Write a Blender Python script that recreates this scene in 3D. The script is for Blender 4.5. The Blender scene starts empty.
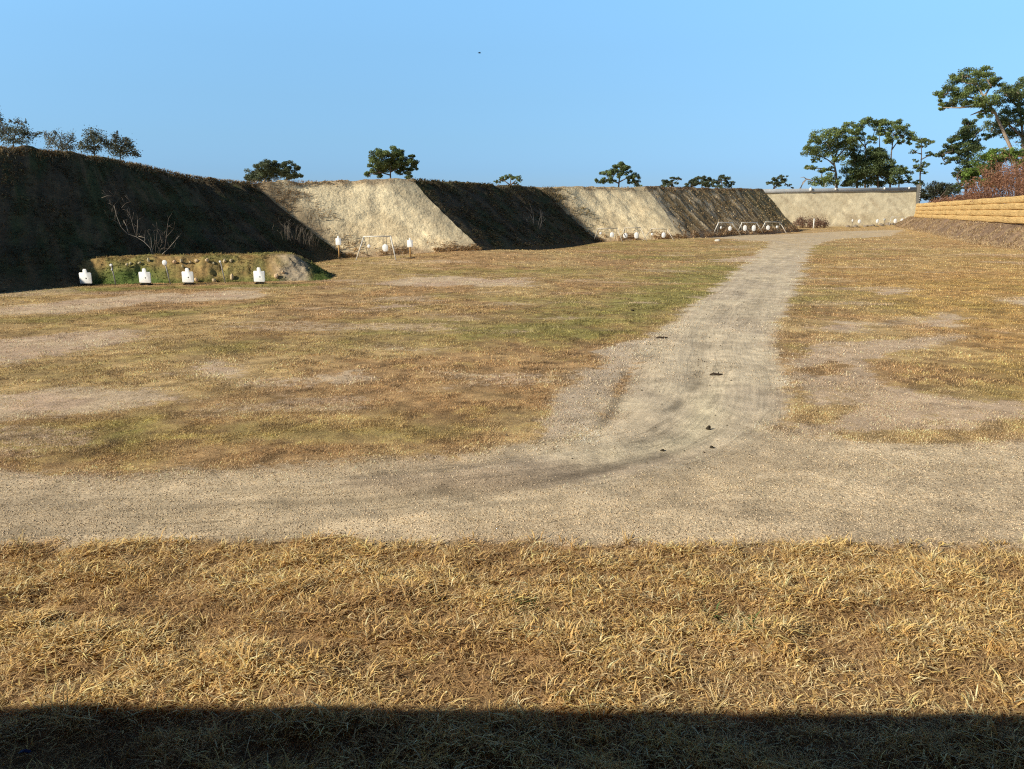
import bpy, math, random
import numpy as np

random.seed(7)
RNG = np.random.default_rng(7)
R = math.radians
scene = bpy.context.scene
COL = scene.collection

# ------------------------------------------------------------------ camera numbers
F, CAM_H, HZ = 770.0, 3.0, 209.0
PITCH = math.atan((384.5 - HZ) / F)
SUN_EL, SUN_TRAVEL = R(30), R(64)          # light travels towards azimuth 64 deg (from +Y to +X)


def ray(px, py):
    u = (px - 512) / F
    v = -(py - 384.5) / F
    return np.array((u, math.cos(PITCH) + v * math.sin(PITCH), -math.sin(PITCH) + v * math.cos(PITCH)))


def at(px, py, Y):
    r = ray(px, py)
    return np.array((0, 0, CAM_H)) + r * (Y / r[1])


def flat(px, py, z=0.0):
    r = ray(px, py)
    return np.array((0, 0, CAM_H)) + r * ((z - CAM_H) / r[2])


def plane_hit(px, py, a, b, c):
    n = np.cross(np.array(b) - a, np.array(c) - a)
    o = np.array((0, 0, CAM_H))
    r = ray(px, py)
    return o + r * (np.dot(a - o, n) / np.dot(r, n))


# ------------------------------------------------------------------ noise
def _hash(ix, iy, s):
    h = (ix.astype(np.int64) * 374761393 + iy.astype(np.int64) * 668265263 + s * 974634777) & 0x7fffffff
    h = ((h ^ (h >> 13)) * 1274126177) & 0x7fffffff
    h = (h ^ (h >> 16)) & 0xffff
    return h / 65535.0


def vnoise(x, y, s=0):
    ix = np.floor(x); iy = np.floor(y)
    fx = x - ix; fy = y - iy
    fx = fx * fx * fx * (fx * (fx * 6 - 15) + 10); fy = fy * fy * fy * (fy * (fy * 6 - 15) + 10)
    a = _hash(ix, iy, s); b = _hash(ix + 1, iy, s); c = _hash(ix, iy + 1, s); d = _hash(ix + 1, iy + 1, s)
    return (a + (b - a) * fx) * (1 - fy) + (c + (d - c) * fx) * fy


def fbm(x, y, s=0, octv=4, gain=.5):
    t = 0; a = 1; tot = 0
    ca, sa = math.cos(.6), math.sin(.6)
    for k in range(octv):
        t = t + a * vnoise(x, y, s + k * 17); tot += a
        x, y = (x * ca - y * sa) * 2.03 + 3.1, (x * sa + y * ca) * 2.03 + 7.7
        a *= gain
    return t / tot


def sst(e0, e1, x):
    t = np.clip((x - e0) / (e1 - e0), 0, 1)
    return t * t * (3 - 2 * t)


def mix(a, b, t):
    return a + (b - a) * t[:, None]


# ------------------------------------------------------------------ mesh helpers
def make_mesh(name, V, faces, cols=None, smooth=False):
    """faces: list of int arrays (n,k)"""
    me = bpy.data.meshes.new(name)
    V = np.asarray(V, dtype=np.float32)
    me.vertices.add(len(V)); me.vertices.foreach_set('co', V.ravel())
    fl = [np.asarray(f, dtype=np.int32) for f in faces if len(f)]
    idx = np.concatenate([f.ravel() for f in fl])
    sizes = np.concatenate([np.full(len(f), f.shape[1], dtype=np.int32) for f in fl])
    starts = np.concatenate(([0], np.cumsum(sizes)[:-1])).astype(np.int32)
    me.loops.add(len(idx)); me.loops.foreach_set('vertex_index', idx)
    me.polygons.add(len(sizes)); me.polygons.foreach_set('loop_start', starts)
    me.update(calc_edges=True)
    me.validate()
    if smooth:
        me.polygons.foreach_set('use_smooth', np.ones(len(me.polygons), dtype=bool))
    if cols is not None:
        c = np.ones((len(V), 4), dtype=np.float32); c[:, :3] = cols
        at_ = me.color_attributes.new('col', 'FLOAT_COLOR', 'POINT')
        at_.data.foreach_set('color', c.ravel())
    return me


def link(name, me, mat=None, parent=None):
    o = bpy.data.objects.new(name, me)
    COL.objects.link(o)
    if mat and me is not None and not me.materials:
        me.materials.append(mat)
    if parent is not None:
        o.parent = parent
    return o


def thing(name, label, cat, loc=(0, 0, 0), rz=0, group=None):
    o = bpy.data.objects.new(name, None); COL.objects.link(o)
    o.empty_display_size = .2
    o.location = tuple(float(v) for v in loc); o.rotation_euler = (0, 0, rz)
    o['label'] = label; o['category'] = cat
    if group: o['group'] = group
    return o


def tag(o, label, cat, group=None):
    o['label'] = label; o['category'] = cat
    if group: o['group'] = group
    return o


def struct(o, kind='structure'):
    o['kind'] = kind
    return o


class MB:
    """collects boxes, tubes and plates into one mesh"""
    def __init__(s):
        s.V = []; s.F = {}; s.C = []; s.n = 0

    def add(s, V, F, col=None):
        V = np.asarray(V, dtype=float)
        s.V.append(V)
        for f in F:
            s.F.setdefault(len(f), []).append([i + s.n for i in f])
        s.C.append(np.tile(np.array(col if col is not None else (1, 1, 1), dtype=float), (len(V), 1)))
        s.n += len(V)

    def box(s, c, d, rz=0, col=None):
        x, y, z = np.array(d) / 2
        V = np.array([(i, j, k) for i in (-x, x) for j in (-y, y) for k in (-z, z)])
        ca, sa = math.cos(rz), math.sin(rz)
        V = np.stack((V[:, 0] * ca - V[:, 1] * sa, V[:, 0] * sa + V[:, 1] * ca, V[:, 2]), 1) + np.array(c)
        s.add(V, [(0, 1, 3, 2), (4, 6, 7, 5), (0, 4, 5, 1), (2, 3, 7, 6), (0, 2, 6, 4), (1, 5, 7, 3)], col)

    def tube(s, pts, rad, n=6, col=None):
        pts = [np.array(p, dtype=float) for p in pts]
        m = len(pts)
        rad = [rad] * m if np.isscalar(rad) else rad
        V = []
        for i, p in enumerate(pts):
            t = pts[min(i + 1, m - 1)] - pts[max(i - 1, 0)]
            t = t / (np.linalg.norm(t) + 1e-9)
            a = np.cross(t, (0, 0, 1.) if abs(t[2]) < .9 else (1., 0, 0)); a /= np.linalg.norm(a)
            b = np.cross(t, a)
            for k in range(n):
                w = 2 * math.pi * k / n
                V.append(p + rad[i] * (a * math.cos(w) + b * math.sin(w)))
        Fc = []
        for i in range(m - 1):
            for k in range(n):
                k2 = (k + 1) % n
                Fc.append((i * n + k, i * n + k2, (i + 1) * n + k2, (i + 1) * n + k))
        Fc.append(tuple(range(n))[::-1]); Fc.append(tuple((m - 1) * n + k for k in range(n)))
        s.add(V, Fc, col)

    def plate(s, outline, th, col=None, z0=0.):
        """outline in local x,z ; plate faces -y, thickness along y, with a small bevel rim"""
        o = np.array(outline, dtype=float); n = len(o); c = o.mean(0)
        inn = c + (o - c) * .95
        V = []
        for (pp, y) in ((inn, -th / 2), (o, -th / 2 + th * .3), (o, th / 2 - th * .3), (inn, th / 2)):
            V += [(x, y, z + z0) for x, z in pp]
        Fc = []
        for r in range(3):
            for k in range(n):
                k2 = (k + 1) % n
                Fc.append((r * n + k, r * n + k2, (r + 1) * n + k2, (r + 1) * n + k))
        Fc.append(tuple(range(n))[::-1]); Fc.append(tuple(3 * n + k for k in range(n)))
        s.add(V, Fc, col)

    def mesh(s, name, smooth=False):
        return make_mesh(name, np.concatenate(s.V), [np.array(v) for v in s.F.values()], np.concatenate(s.C), smooth)

    def build(s, name, mat, parent=None, smooth=False):
        return link(name, s.mesh(name, smooth), mat, parent)


# ------------------------------------------------------------------ materials
def new_mat(name):
    m = bpy.data.materials.new(name); m.use_nodes = True
    nt = m.node_tree
    for n in list(nt.nodes): nt.nodes.remove(n)
    out = nt.nodes.new('ShaderNodeOutputMaterial')
    bs = nt.nodes.new('ShaderNodeBsdfPrincipled')
    nt.links.new(bs.outputs[0], out.inputs[0])
    bs.inputs['Specular IOR Level'].default_value = .2
    bs.inputs['Roughness'].default_value = .9
    return m, nt, bs, out


def N(nt, t, **kw):
    n = nt.nodes.new(t)
    for k, v in kw.items(): setattr(n, k, v)
    return n


def mulc(nt, a, b):
    m = N(nt, 'ShaderNodeMix', data_type='RGBA', blend_type='MULTIPLY')
    m.inputs[0].default_value = 1
    nt.links.new(a, m.inputs[6]); nt.links.new(b, m.inputs[7])
    return m.outputs[2]


def noise_ramp(nt, vec, scale, lo, hi, p0=.3, p1=.7, detail=4, rough=.6):
    n = N(nt, 'ShaderNodeTexNoise'); n.inputs['Scale'].default_value = scale
    n.inputs['Detail'].default_value = detail; n.inputs['Roughness'].default_value = rough
    nt.links.new(vec, n.inputs['Vector'])
    r = N(nt, 'ShaderNodeValToRGB')
    r.color_ramp.elements[0].position = p0; r.color_ramp.elements[1].position = p1
    r.color_ramp.elements[0].color = (*lo, 1); r.color_ramp.elements[1].color = (*hi, 1)
    nt.links.new(n.outputs[0], r.inputs[0])
    return n, r.outputs[0]


def attr_mat(name, scales=((6, .75, 1.25),), bump=None, trans=0.0, rough=.9, spec=.15, base=None):
    """colour comes from the mesh's own 'col' attribute (or a base colour), broken up by noise"""
    m, nt, bs, out = new_mat(name)
    tc = N(nt, 'ShaderNodeTexCoord')
    if base is None:
        a = N(nt, 'ShaderNodeAttribute'); a.attribute_name = 'col'
        c = a.outputs['Color']
    else:
        a = N(nt, 'ShaderNodeRGB'); a.outputs[0].default_value = (*base, 1); c = a.outputs[0]
    for (s, lo, hi) in scales:
        n, r = noise_ramp(nt, tc.outputs['Object'], s, (lo,) * 3, (hi,) * 3)
        c = mulc(nt, c, r)
    nt.links.new(c, bs.inputs['Base Color'])
    bs.inputs['Roughness'].default_value = rough
    bs.inputs['Specular IOR Level'].default_value = spec
    if bump:
        h = None
        for (s, amt) in bump:
            n = N(nt, 'ShaderNodeTexNoise'); n.inputs['Scale'].default_value = s; n.inputs['Detail'].default_value = 5
            nt.links.new(tc.outputs['Object'], n.inputs['Vector'])
            mm = N(nt, 'ShaderNodeMath', operation='MULTIPLY'); mm.inputs[1].default_value = amt
            nt.links.new(n.outputs[0], mm.inputs[0])
            if h is None: h = mm.outputs[0]
            else:
                ad = N(nt, 'ShaderNodeMath', operation='ADD')
                nt.links.new(h, ad.inputs[0]); nt.links.new(mm.outputs[0], ad.inputs[1]); h = ad.outputs[0]
        b = N(nt, 'ShaderNodeBump'); b.inputs['Strength'].default_value = 1; b.inputs['Distance'].default_value = 1
        nt.links.new(h, b.inputs['Height']); nt.links.new(b.outputs[0], bs.inputs['Normal'])
    if trans:
        tr = N(nt, 'ShaderNodeBsdfTranslucent'); nt.links.new(c, tr.inputs[0])
        mx = N(nt, 'ShaderNodeMixShader'); mx.inputs[0].default_value = trans
        nt.links.new(bs.outputs[0], mx.inputs[1]); nt.links.new(tr.outputs[0], mx.inputs[2])
        nt.links.new(mx.outputs[0], out.inputs[0])
    return m


def make_ground():
    m, nt, bs, out = new_mat('ground_soil')
    L = nt.links.new
    tc = N(nt, 'ShaderNodeTexCoord'); ob = tc.outputs['Object']
    def attr(n):
        a = N(nt, 'ShaderNodeAttribute'); a.attribute_name = n; return a
    def noise(vec, sc, det=5, rough=.6):
        n = N(nt, 'ShaderNodeTexNoise'); n.inputs['Scale'].default_value = sc; n.inputs['Detail'].default_value = det; n.inputs['Roughness'].default_value = rough
        L(vec, n.inputs['Vector']); return n.outputs[0]
    def math_(op, a, b=None, c=None):
        n = N(nt, 'ShaderNodeMath', operation=op)
        for i, v in enumerate((a, b, c)):
            if v is None: continue
            if isinstance(v, (int, float)): n.inputs[i].default_value = v
            else: L(v, n.inputs[i])
        return n.outputs[0]
    def ramp(fac, p0, c0, p1, c1, extra=()):
        r = N(nt, 'ShaderNodeValToRGB'); e = r.color_ramp.elements
        pts = [(p0, c0)] + list(extra) + [(p1, c1)]
        while len(e) < len(pts): e.new(.5)
        for q, (p, c) in zip(e, pts):
            q.position = p; q.color = (c, c, c, 1)
        L(fac, r.inputs[0]); return r.outputs[0]
    msk = attr('msk'); sep = N(nt, 'ShaderNodeSeparateColor'); L(msk.outputs['Color'], sep.inputs[0])
    bare, road, fore = sep.outputs[0], sep.outputs[1], sep.outputs[2]
    nA = noise(ob, 5, 9, .72)
    nB = noise(ob, 38, 5, .7)
    f = math_('ADD', bare, math_('MULTIPLY', math_('SUBTRACT', nA, .5), 1.5))
    f = math_('ADD', f, math_('MULTIPLY', math_('SUBTRACT', nB, .5), .5))
    f = ramp(f, .36, 0, .64, 1)
    mx = N(nt, 'ShaderNodeMix', data_type='RGBA'); L(f, mx.inputs[0]); L(attr('col').outputs['Color'], mx.inputs[6]); L(attr('scol').outputs['Color'], mx.inputs[7])
    c = mx.outputs[2]
    tk_ = attr('trk'); st = N(nt, 'ShaderNodeSeparateXYZ'); L(tk_.outputs['Vector'], st.inputs[0])
    # grit: single pale and dark stones
    vo = N(nt, 'ShaderNodeTexVoronoi'); vo.inputs['Scale'].default_value = 42; L(ob, vo.inputs['Vector'])
    sc_ = N(nt, 'ShaderNodeSeparateColor'); L(vo.outputs['Color'], sc_.inputs[0])
    grit = ramp(sc_.outputs[0], .0, .55, 1.0, 1.38, ((.10, .66), (.14, .96), (.78, 1.0), (.87, 1.22)))
    amt = math_('MULTIPLY', math_('MULTIPLY', f, math_('ADD', .4, math_('MULTIPLY', fore, .6))), math_('SUBTRACT', 1.0, math_('MULTIPLY', math_('MAXIMUM', road, st.outputs[2]), .72)))
    g1 = N(nt, 'ShaderNodeMix', data_type='RGBA'); g1.inputs[6].default_value = (1, 1, 1, 1); L(grit, g1.inputs[7]); L(amt, g1.inputs[0])
    c = mulc(nt, c, g1.outputs[2])
    c = mulc(nt, c, ramp(nB, .3, .70, .7, 1.28))
    c = mulc(nt, c, ramp(noise(ob, 130, 3, .7), .3, .72, .7, 1.28))
    c = mulc(nt, c, ramp(noise(ob, .8, 5), .3, .88, .7, 1.12))
    # wheel streaks follow the track
    cmb = N(nt, 'ShaderNodeCombineXYZ'); L(math_('MULTIPLY', st.outputs[0], 1.9), cmb.inputs[0]); L(math_('MULTIPLY', st.outputs[1], .16), cmb.inputs[1])
    n1 = noise(cmb.outputs[0], 1.0, 4, .6)
    cm2 = N(nt, 'ShaderNodeCombineXYZ'); L(math_('MULTIPLY', st.outputs[0], 9.0), cm2.inputs[0]); L(math_('MULTIPLY', st.outputs[1], .5), cm2.inputs[1])
    n2 = noise(cm2.outputs[0], 1.0, 3, .6)
    sr = mulc(nt, ramp(n1, .36, .84, .62, 1.10), ramp(n2, .34, .94, .62, 1.05))
    line = ramp(math_('ABSOLUTE', math_('SUBTRACT', n1, .47)), .004, .68, .014, 1.0)
    sr = mulc(nt, sr, line)
    g2 = N(nt, 'ShaderNodeMix', data_type='RGBA'); g2.inputs[6].default_value = (1, 1, 1, 1); L(sr, g2.inputs[7])
    L(math_('MULTIPLY', math_('MULTIPLY', st.outputs[2], f), ramp(noise(ob, .55, 4), .36, .35, .6, 1.0)), g2.inputs[0])
    c = mulc(nt, c, g2.outputs[2])
    L(c, bs.inputs['Base Color']); bs.inputs['Specular IOR Level'].default_value = .1
    h = math_('ADD', math_('MULTIPLY', nA, .03), math_('MULTIPLY', nB, .012))
    h = math_('ADD', h, math_('MULTIPLY', math_('MULTIPLY', math_('SUBTRACT', 1.0, vo.outputs['Distance']), amt), .006))
    h = math_('ADD', h, math_('MULTIPLY', math_('MULTIPLY', n1, st.outputs[2]), .07))
    b = N(nt, 'ShaderNodeBump'); b.inputs['Strength'].default_value = .8; b.inputs['Distance'].default_value = 1
    L(h, b.inputs['Height']); L(b.outputs[0], bs.inputs['Normal'])
    return m
M_ground = make_ground()
M_berm = attr_mat('berm_earth', ((.5, .88, 1.12), (2.5, .82, 1.17), (11, .74, 1.24)), bump=((1.3, .12), (6, .05)))
M_bank = attr_mat('bank_dirt', ((.5, .8, 1.2), (3, .7, 1.3), (14, .7, 1.3)), bump=((2, .08), (9, .035)))
M_blade = attr_mat('dry_grass', ((40, .92, 1.15),), trans=.15, rough=.7, spec=.2)
M_leaf = attr_mat('foliage', ((1.5, .75, 1.25),), trans=.3, rough=.6, spec=.3)
M_bark = attr_mat('bark', ((3, .6, 1.35),), bump=((9, .06),))
M_twig = attr_mat('dry_twig', ((8, .7, 1.25),))
M_white = attr_mat('white_paint', ((9, .9, 1.05), (35, .93, 1.03)), rough=.55, spec=.35)
M_paper = attr_mat('target_face', ((6, .96, 1.02), (22, .86, 1.04)), rough=.6, spec=.3)
M_steel = attr_mat('galvanised_pipe', ((12, .75, 1.15),), rough=.45, spec=.5)
M_wood = attr_mat('raw_wood', ((10, .7, 1.2),))
M_rock = attr_mat('pale_rock', ((7, .7, 1.2), (30, .8, 1.2)), bump=((12, .02),))
M_concrete = attr_mat('concrete', ((.6, .85, 1.1), (6, .8, 1.15)), bump=((14, .01),))
M_sandwall = attr_mat('sand_face', ((.25, .9, 1.08), (1.6, .82, 1.14), (9, .8, 1.18)), bump=((1.2, .08), (6, .03)))

# fibrous straw-coloured course: streaks run along the wall
def make_fibre():
    m, nt, bs, out = new_mat('tan_fibre')
    tc = N(nt, 'ShaderNodeTexCoord'); mp = N(nt, 'ShaderNodeMapping')
    mp.inputs['Scale'].default_value = (2.5, .35, 9)
    mp.inputs['Rotation'].default_value = (0, 0, R(20))
    nt.links.new(tc.outputs['Object'], mp.inputs[0])
    a = N(nt, 'ShaderNodeAttribute'); a.attribute_name = 'col'
    n1, r1 = noise_ramp(nt, mp.outputs[0], 1.6, (.62, .58, .54), (1.2, 1.18, 1.16), detail=6)
    n2, r2 = noise_ramp(nt, tc.outputs['Object'], .7, (.8, .78, .75), (1.12, 1.1, 1.1))
    c = mulc(nt, mulc(nt, a.outputs['Color'], r1), r2)
    nt.links.new(c, bs.inputs['Base Color'])
    b = N(nt, 'ShaderNodeBump'); b.inputs['Strength'].default_value = .8; b.inputs['Distance'].default_value = .12
    nt.links.new(n1.outputs[0], b.inputs['Height']); nt.links.new(b.outputs[0], bs.inputs['Normal'])
    return m
M_fibre = make_fibre()

# ------------------------------------------------------------------ berm layout (toe and crest lines, world metres)
def v3(p, z=0.): return np.array((p[0], p[1], z), dtype=float)

P1 = flat(350, 259)
P0 = flat(0, 292.5)
P2 = at(482, 250.5, 49.5)
P3 = at(600, 242, 71.5)
P4 = at(686, 238.5, 73.0)
P5 = at(800, 230.5, 107.5)

# ------------------------------------------------------------------ ground: fields over world x,y
def poly_sd(x, y, poly):
    """signed distance to polygon, negative inside"""
    d2 = np.full(x.shape, 1e12); ins = np.zeros(x.shape, dtype=bool)
    n = len(poly)
    for i in range(n):
        ax, ay = poly[i]; bx, by = poly[(i + 1) % n]
        ex, ey = bx - ax, by - ay
        t = np.clip(((x - ax) * ex + (y - ay) * ey) / (ex * ex + ey * ey + 1e-12), 0, 1)
        d2 = np.minimum(d2, (x - ax - t * ex) ** 2 + (y - ay - t * ey) ** 2)
        c = ((ay > y) != (by > y)) & (x < (bx - ax) * (y - ay) / ((by - ay) if abs(by - ay) > 1e-9 else 1e-9) + ax)
        ins ^= c
    d = np.sqrt(d2)
    return np.where(ins, -d, d)


def line_d(x, y, pts):
    d2 = np.full(x.shape, 1e12)
    for (ax, ay), (bx, by) in zip(pts[:-1], pts[1:]):
        ex, ey = bx - ax, by - ay
        t = np.clip(((x - ax) * ex + (y - ay) * ey) / (ex * ex + ey * ey + 1e-12), 0, 1)
        d2 = np.minimum(d2, (x - ax - t * ex) ** 2 + (y - ay - t * ey) ** 2)
    return np.sqrt(d2)


def W(pts): return [tuple(flat(a, b)[:2]) for a, b in pts]

ROAD = W([(480, 470), (560, 448), (602, 415), (622, 385), (640, 350), (665, 325), (700, 300), (735, 272), (757, 255), (772, 243), (700, 240.5),
          (735, 236.8), (800, 233.5), (850, 231), (905, 229.5), (890, 236), (835, 240), (814, 246), (806, 258), (800, 280), (792, 305), (778, 330), (776, 360),
          (795, 385), (792, 410), (770, 432), (730, 450), (680, 470), (600, 490)])
STRIP = W([(-900, 470), (-200, 470), (0, 468), (120, 472), (260, 468), (350, 463), (460, 455), (560, 440), (610, 428), (760, 425), (860, 441), (960, 441), (1100, 436), (1900, 440)]) + [(30, 6.4), (-30, 6.4)]
GREY = W([(535, 452), (545, 415), (580, 380), (600, 352), (640, 338), (690, 318), (680, 345), (640, 370), (625, 395), (610, 430)])
DIRT_R = W([(775, 440), (800, 400), (785, 365), (800, 345), (850, 340), (960, 335), (930, 348), (870, 362), (890, 385), (960, 398), (1040, 402), (1040, 420), (985, 425), (1000, 438), (860, 441)])
PATCH = [  # bare patches in the grass: polygons
    W([(-60, 345), (40, 335), (130, 328), (150, 338), (90, 352), (0, 366), (-60, 366)]),
    W([(-60, 400), (60, 388), (150, 392), (190, 400), (120, 410), (0, 420), (-60, 420)]),
    W([(-40, 314), (60, 300), (170, 293), (260, 290), (270, 296), (150, 304), (60, 314)]),
    W([(170, 372), (215, 362), (255, 368), (230, 377)]),
    W([(310, 380), (350, 372), (380, 378), (350, 385)]),
    W([(365, 308), (390, 302), (425, 305), (410, 311)]),
    W([(350, 284), (430, 276), (540, 279), (530, 285), (420, 287)]),
    W([(700, 262), (735, 257), (775, 255), (765, 262)]),
    W([(800, 328), (840, 321), (880, 324), (850, 332)]),
    W([(912, 322), (945, 314), (975, 318), (950, 328), (920, 328)]),
    W([(1000, 300), (1030, 297), (1060, 300), (1030, 305)]),
    W([(860, 292), (900, 288), (925, 291), (890, 296)]),
]
RUTS = [W([(455, 300 + 200), (560, 478), (640, 455), (690, 425), (705, 395), (700, 350), (728, 305), (765, 270), (795, 243)]),
        W([(300, 505), (480, 487), (600, 471), (700, 445), (760, 405), (768, 365), (745, 325), (765, 290), (790, 262), (805, 243)]),
        W([(590, 437), (612, 410), (625, 380), (622, 362)]),
        W([(672, 410), (690, 393), (698, 383), (697, 370)]),
        W([(0, 520), (200, 505), (420, 497), (560, 480), (660, 455)]),
        W([(0, 500), (250, 487), (430, 470), (540, 462)]),
        W([(-100, 533), (200, 527), (420, 512), (560, 500), (700, 488)])]
DARKSOIL = W([(340, 483), (420, 470), (520, 462), (600, 468), (690, 452), (640, 476), (520, 490), (400, 495)])
PALE = W([(610, 455), (680, 432), (700, 400), (718, 385), (728, 410), (700, 440), (640, 462)])
GRASS_PATCH = [W([(855, 436), (900, 429), (985, 430), (1000, 436), (940, 442)]), W([(800, 372), (830, 362), (852, 366), (820, 378)]),
               W([(760, 420), (800, 405), (850, 408), (830, 420)])]


def gz(x, y):
    """ground height"""
    x = np.asarray(x, dtype=float); y = np.asarray(y, dtype=float)
    z = .05 * (fbm(x * .22, y * .22, 5, 3) - .5) + .03 * (fbm(x * 1.3, y * 1.3, 9, 3) - .5)
    for p, s in ((P2, 4.5), (P4, 5.0), ((24.6, 85.5, .19), 6.0)):
        z = z + p[2] * np.exp(-((x - p[0]) ** 2 + (y - p[1]) ** 2) / (2 * s * s))
    z = z + .72 * sst(58, 70, x) * sst(104, 136, y)
    fgm = sst(6.9, 6.3, y)
    z = z + fgm * .075 * (np.clip((fbm(x * 2.2, y * 4.2, 201, 3) - .5) * 1.6 + .5, 0, 1) - .5)
    for i, rt in enumerate(RUTS):
        d = line_d(x, y, rt); w = .16 + .012 * y
        k = np.clip(1 - y / 60, .2, 1)
        z = z - .014 * k * np.exp(-(d / w) ** 2) + .010 * k * np.exp(-((d - 2 * w) / (.8 * w)) ** 2)
    return z


def ghit(px, py):
    Y = flat(px, min(py, 900))[1]
    for _ in range(12):
        p = at(px, py, Y)
        z = float(gz(np.array([p[0]]), np.array([p[1]]))[0])
        Y = flat(px, py, z)[1]
    p = at(px, py, Y)
    return p


def fields(x, y, split=False):
    n1 = fbm(x * .35, y * .35, 21, 4); n2 = fbm(x * 1.1 + 5, y * 1.1, 33, 4); n3 = fbm(x * 4, y * 4, 41, 4, .65); nb = fbm(x * .09, y * .16, 55, 4)
    wob = (n2 - .5) * np.clip(.06 * y, .6, 2.4) + (n3 - .5) * np.clip(.03 * y, .3, 1.0)
    n = len(x)
    one = np.ones((n, 1))
    # grass tint
    straw = np.array((.555, .395, .19)); orange = np.array((.47, .305, .148)); olive = np.array((.35, .29, .10)); green = np.array((.28, .27, .085))
    col = mix(one * straw, one * orange, sst(.38, .62, n1))
    # greener bands: left of the road and towards the mound
    gm = np.exp(-(line_d(x, y, W([(470, 335), (560, 325), (660, 300), (730, 262)])) / 2.2) ** 2) * .6
    gm = np.maximum(gm, np.exp(-(line_d(x, y, W([(-60, 325), (60, 318), (170, 313), (260, 303)])) / 1.0) ** 2) * .9)
    gm = np.maximum(gm, np.exp(-(line_d(x, y, W([(-40, 440), (120, 432), (270, 425), (420, 428), (500, 415)])) / 1.1) ** 2) * .75)
    gm = np.maximum(gm, np.exp(-(line_d(x, y, W([(0, 372), (120, 362), (240, 350)])) / 1.0) ** 2) * .5)
    gm = np.maximum(gm, np.exp(-(line_d(x, y, W([(-20, 292), (100, 289), (300, 285)])) / .7) ** 2) * 1.0)
    gm = np.clip(gm + .05 + (n2 - .52) * 1.2 + (n3 - .5) * .9 + (nb - .5) * 1.6, 0, 1)
    col = mix(col, one * olive, np.clip(gm * 1.15, 0, 1) * .9)
    col = mix(col, one * green, sst(.72, .98, gm) * .4)
    rr = sst(4, 8, x - .25 * y) * sst(60, 30, y)
    col = mix(col, one * np.array((.58, .35, .11)), rr * .45)
    n4 = fbm(x * 2.1 + 3, y * 2.1, 47, 3)
    col = col * (np.clip(.25 + 1.5 * n3, .3, 1.8) * (.75 + .5 * n4))[:, None]
    # bare soil amount
    soil = np.array((.72, .56, .375)); mauve = np.array((.66, .49, .34))
    bare = sst(.53, .75, fbm(x * .28 + 9, y * .6, 77, 5)) * .5
    for i, p in enumerate(PATCH):
        bare = np.maximum(bare, sst(.7, -.5, poly_sd(x, y, p) + wob * 1.0) * .70)
    far = sst(60, 100, y)
    scol = mix(one * soil, one * mauve, sst(.35, .65, n2))
    dr = sst(.35, -.35, poly_sd(x, y, DIRT_R) + wob)
    bare = np.maximum(bare, dr * (.45 + .5 * n2))
    scol = mix(scol, one * np.array((.66, .50, .34)), dr)
    gy = sst(.3, -.3, poly_sd(x, y, GREY) + wob)
    bare = np.maximum(bare, gy * .78); scol = mix(scol, one * np.array((.63, .51, .37)), gy)
    rd = sst(.5, -.5, poly_sd(x, y, ROAD) + wob * .5)
    road_c = mix(one * np.array((.82, .69, .48)), one * np.array((.72, .60, .42)), sst(.35, .65, n2))
    road_c = mix(road_c, one * np.array((.70, .56, .36)), sst(45, 75, y))
    pale = sst(.3, -.3, poly_sd(x, y, PALE) + wob * .7)
    road_c = mix(road_c, one * np.array((.82, .71, .48)), pale)
    road_c = mix(road_c, one * np.array((.64, .53, .385)), sst(.5, .62, fbm(x * .5, y * .25, 91, 4)) * .6)
    st = sst(.5, -.5, poly_sd(x, y, STRIP) + wob * .6)
    strip_c = mix(one * np.array((.77, .62, .41)), one * np.array((.65, .52, .345)), sst(.35, .65, fbm(x * .6, y * 1.6, 101, 4)))
    bare = np.maximum(bare, st * .97); scol = mix(scol, strip_c, st)
    for p in GRASS_PATCH:
        gp = sst(.25, -.2, poly_sd(x, y, p) + wob * .6)
        bare = bare * (1 - gp * .85)
    bare = np.maximum(bare, rd); scol = mix(scol, road_c, rd)
    ds = sst(.3, -.3, poly_sd(x, y, DARKSOIL) + wob * .6)
    scol = mix(scol, one * np.array((.42, .32, .225)), ds * .6)
    for i, rt in enumerate(RUTS):
        d = line_d(x, y, rt); w = .05 + .004 * y
        k = np.exp(-(d / w) ** 2) * sst(.25, .6, fbm(x * .8, y * .8, 120 + i, 3))
        scol = scol * (1 - (.55 if i in (2, 3) else .24) * k * np.clip(1.1 - y / 70, .15, 1))[:, None]
    scol = scol * (.62 + .76 * n3)[:, None]
    # bays in the distance: dry tan ground near the berms
    col = mix(col, one * np.array((.62, .44, .21)), far * .55)
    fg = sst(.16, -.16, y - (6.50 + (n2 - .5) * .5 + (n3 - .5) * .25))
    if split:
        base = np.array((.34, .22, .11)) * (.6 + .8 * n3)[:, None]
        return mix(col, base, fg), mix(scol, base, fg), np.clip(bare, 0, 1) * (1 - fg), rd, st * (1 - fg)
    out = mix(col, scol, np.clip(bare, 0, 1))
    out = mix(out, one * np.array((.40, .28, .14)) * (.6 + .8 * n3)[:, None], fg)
    grass = (1 - np.clip(bare, 0, 1)) * (1 - fg)
    return out, grass, fg, st * (1 - rd) * (1 - fg), rd


def axis(lo, hi, s, n):
    a, b = math.asinh(lo / s), math.asinh(hi / s)
    return np.sinh(np.linspace(a, b, n)) * s

gx = axis(-700, 700, 5.0, 1000)
gy_ = axis(-50, 1100, 7.0, 1250) + 8.0
GX, GY = np.meshgrid(gx, gy_)
x, y = GX.ravel(), GY.ravel()
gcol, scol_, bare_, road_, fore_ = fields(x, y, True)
V = np.stack((x, y, gz(x, y)), 1)

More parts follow.
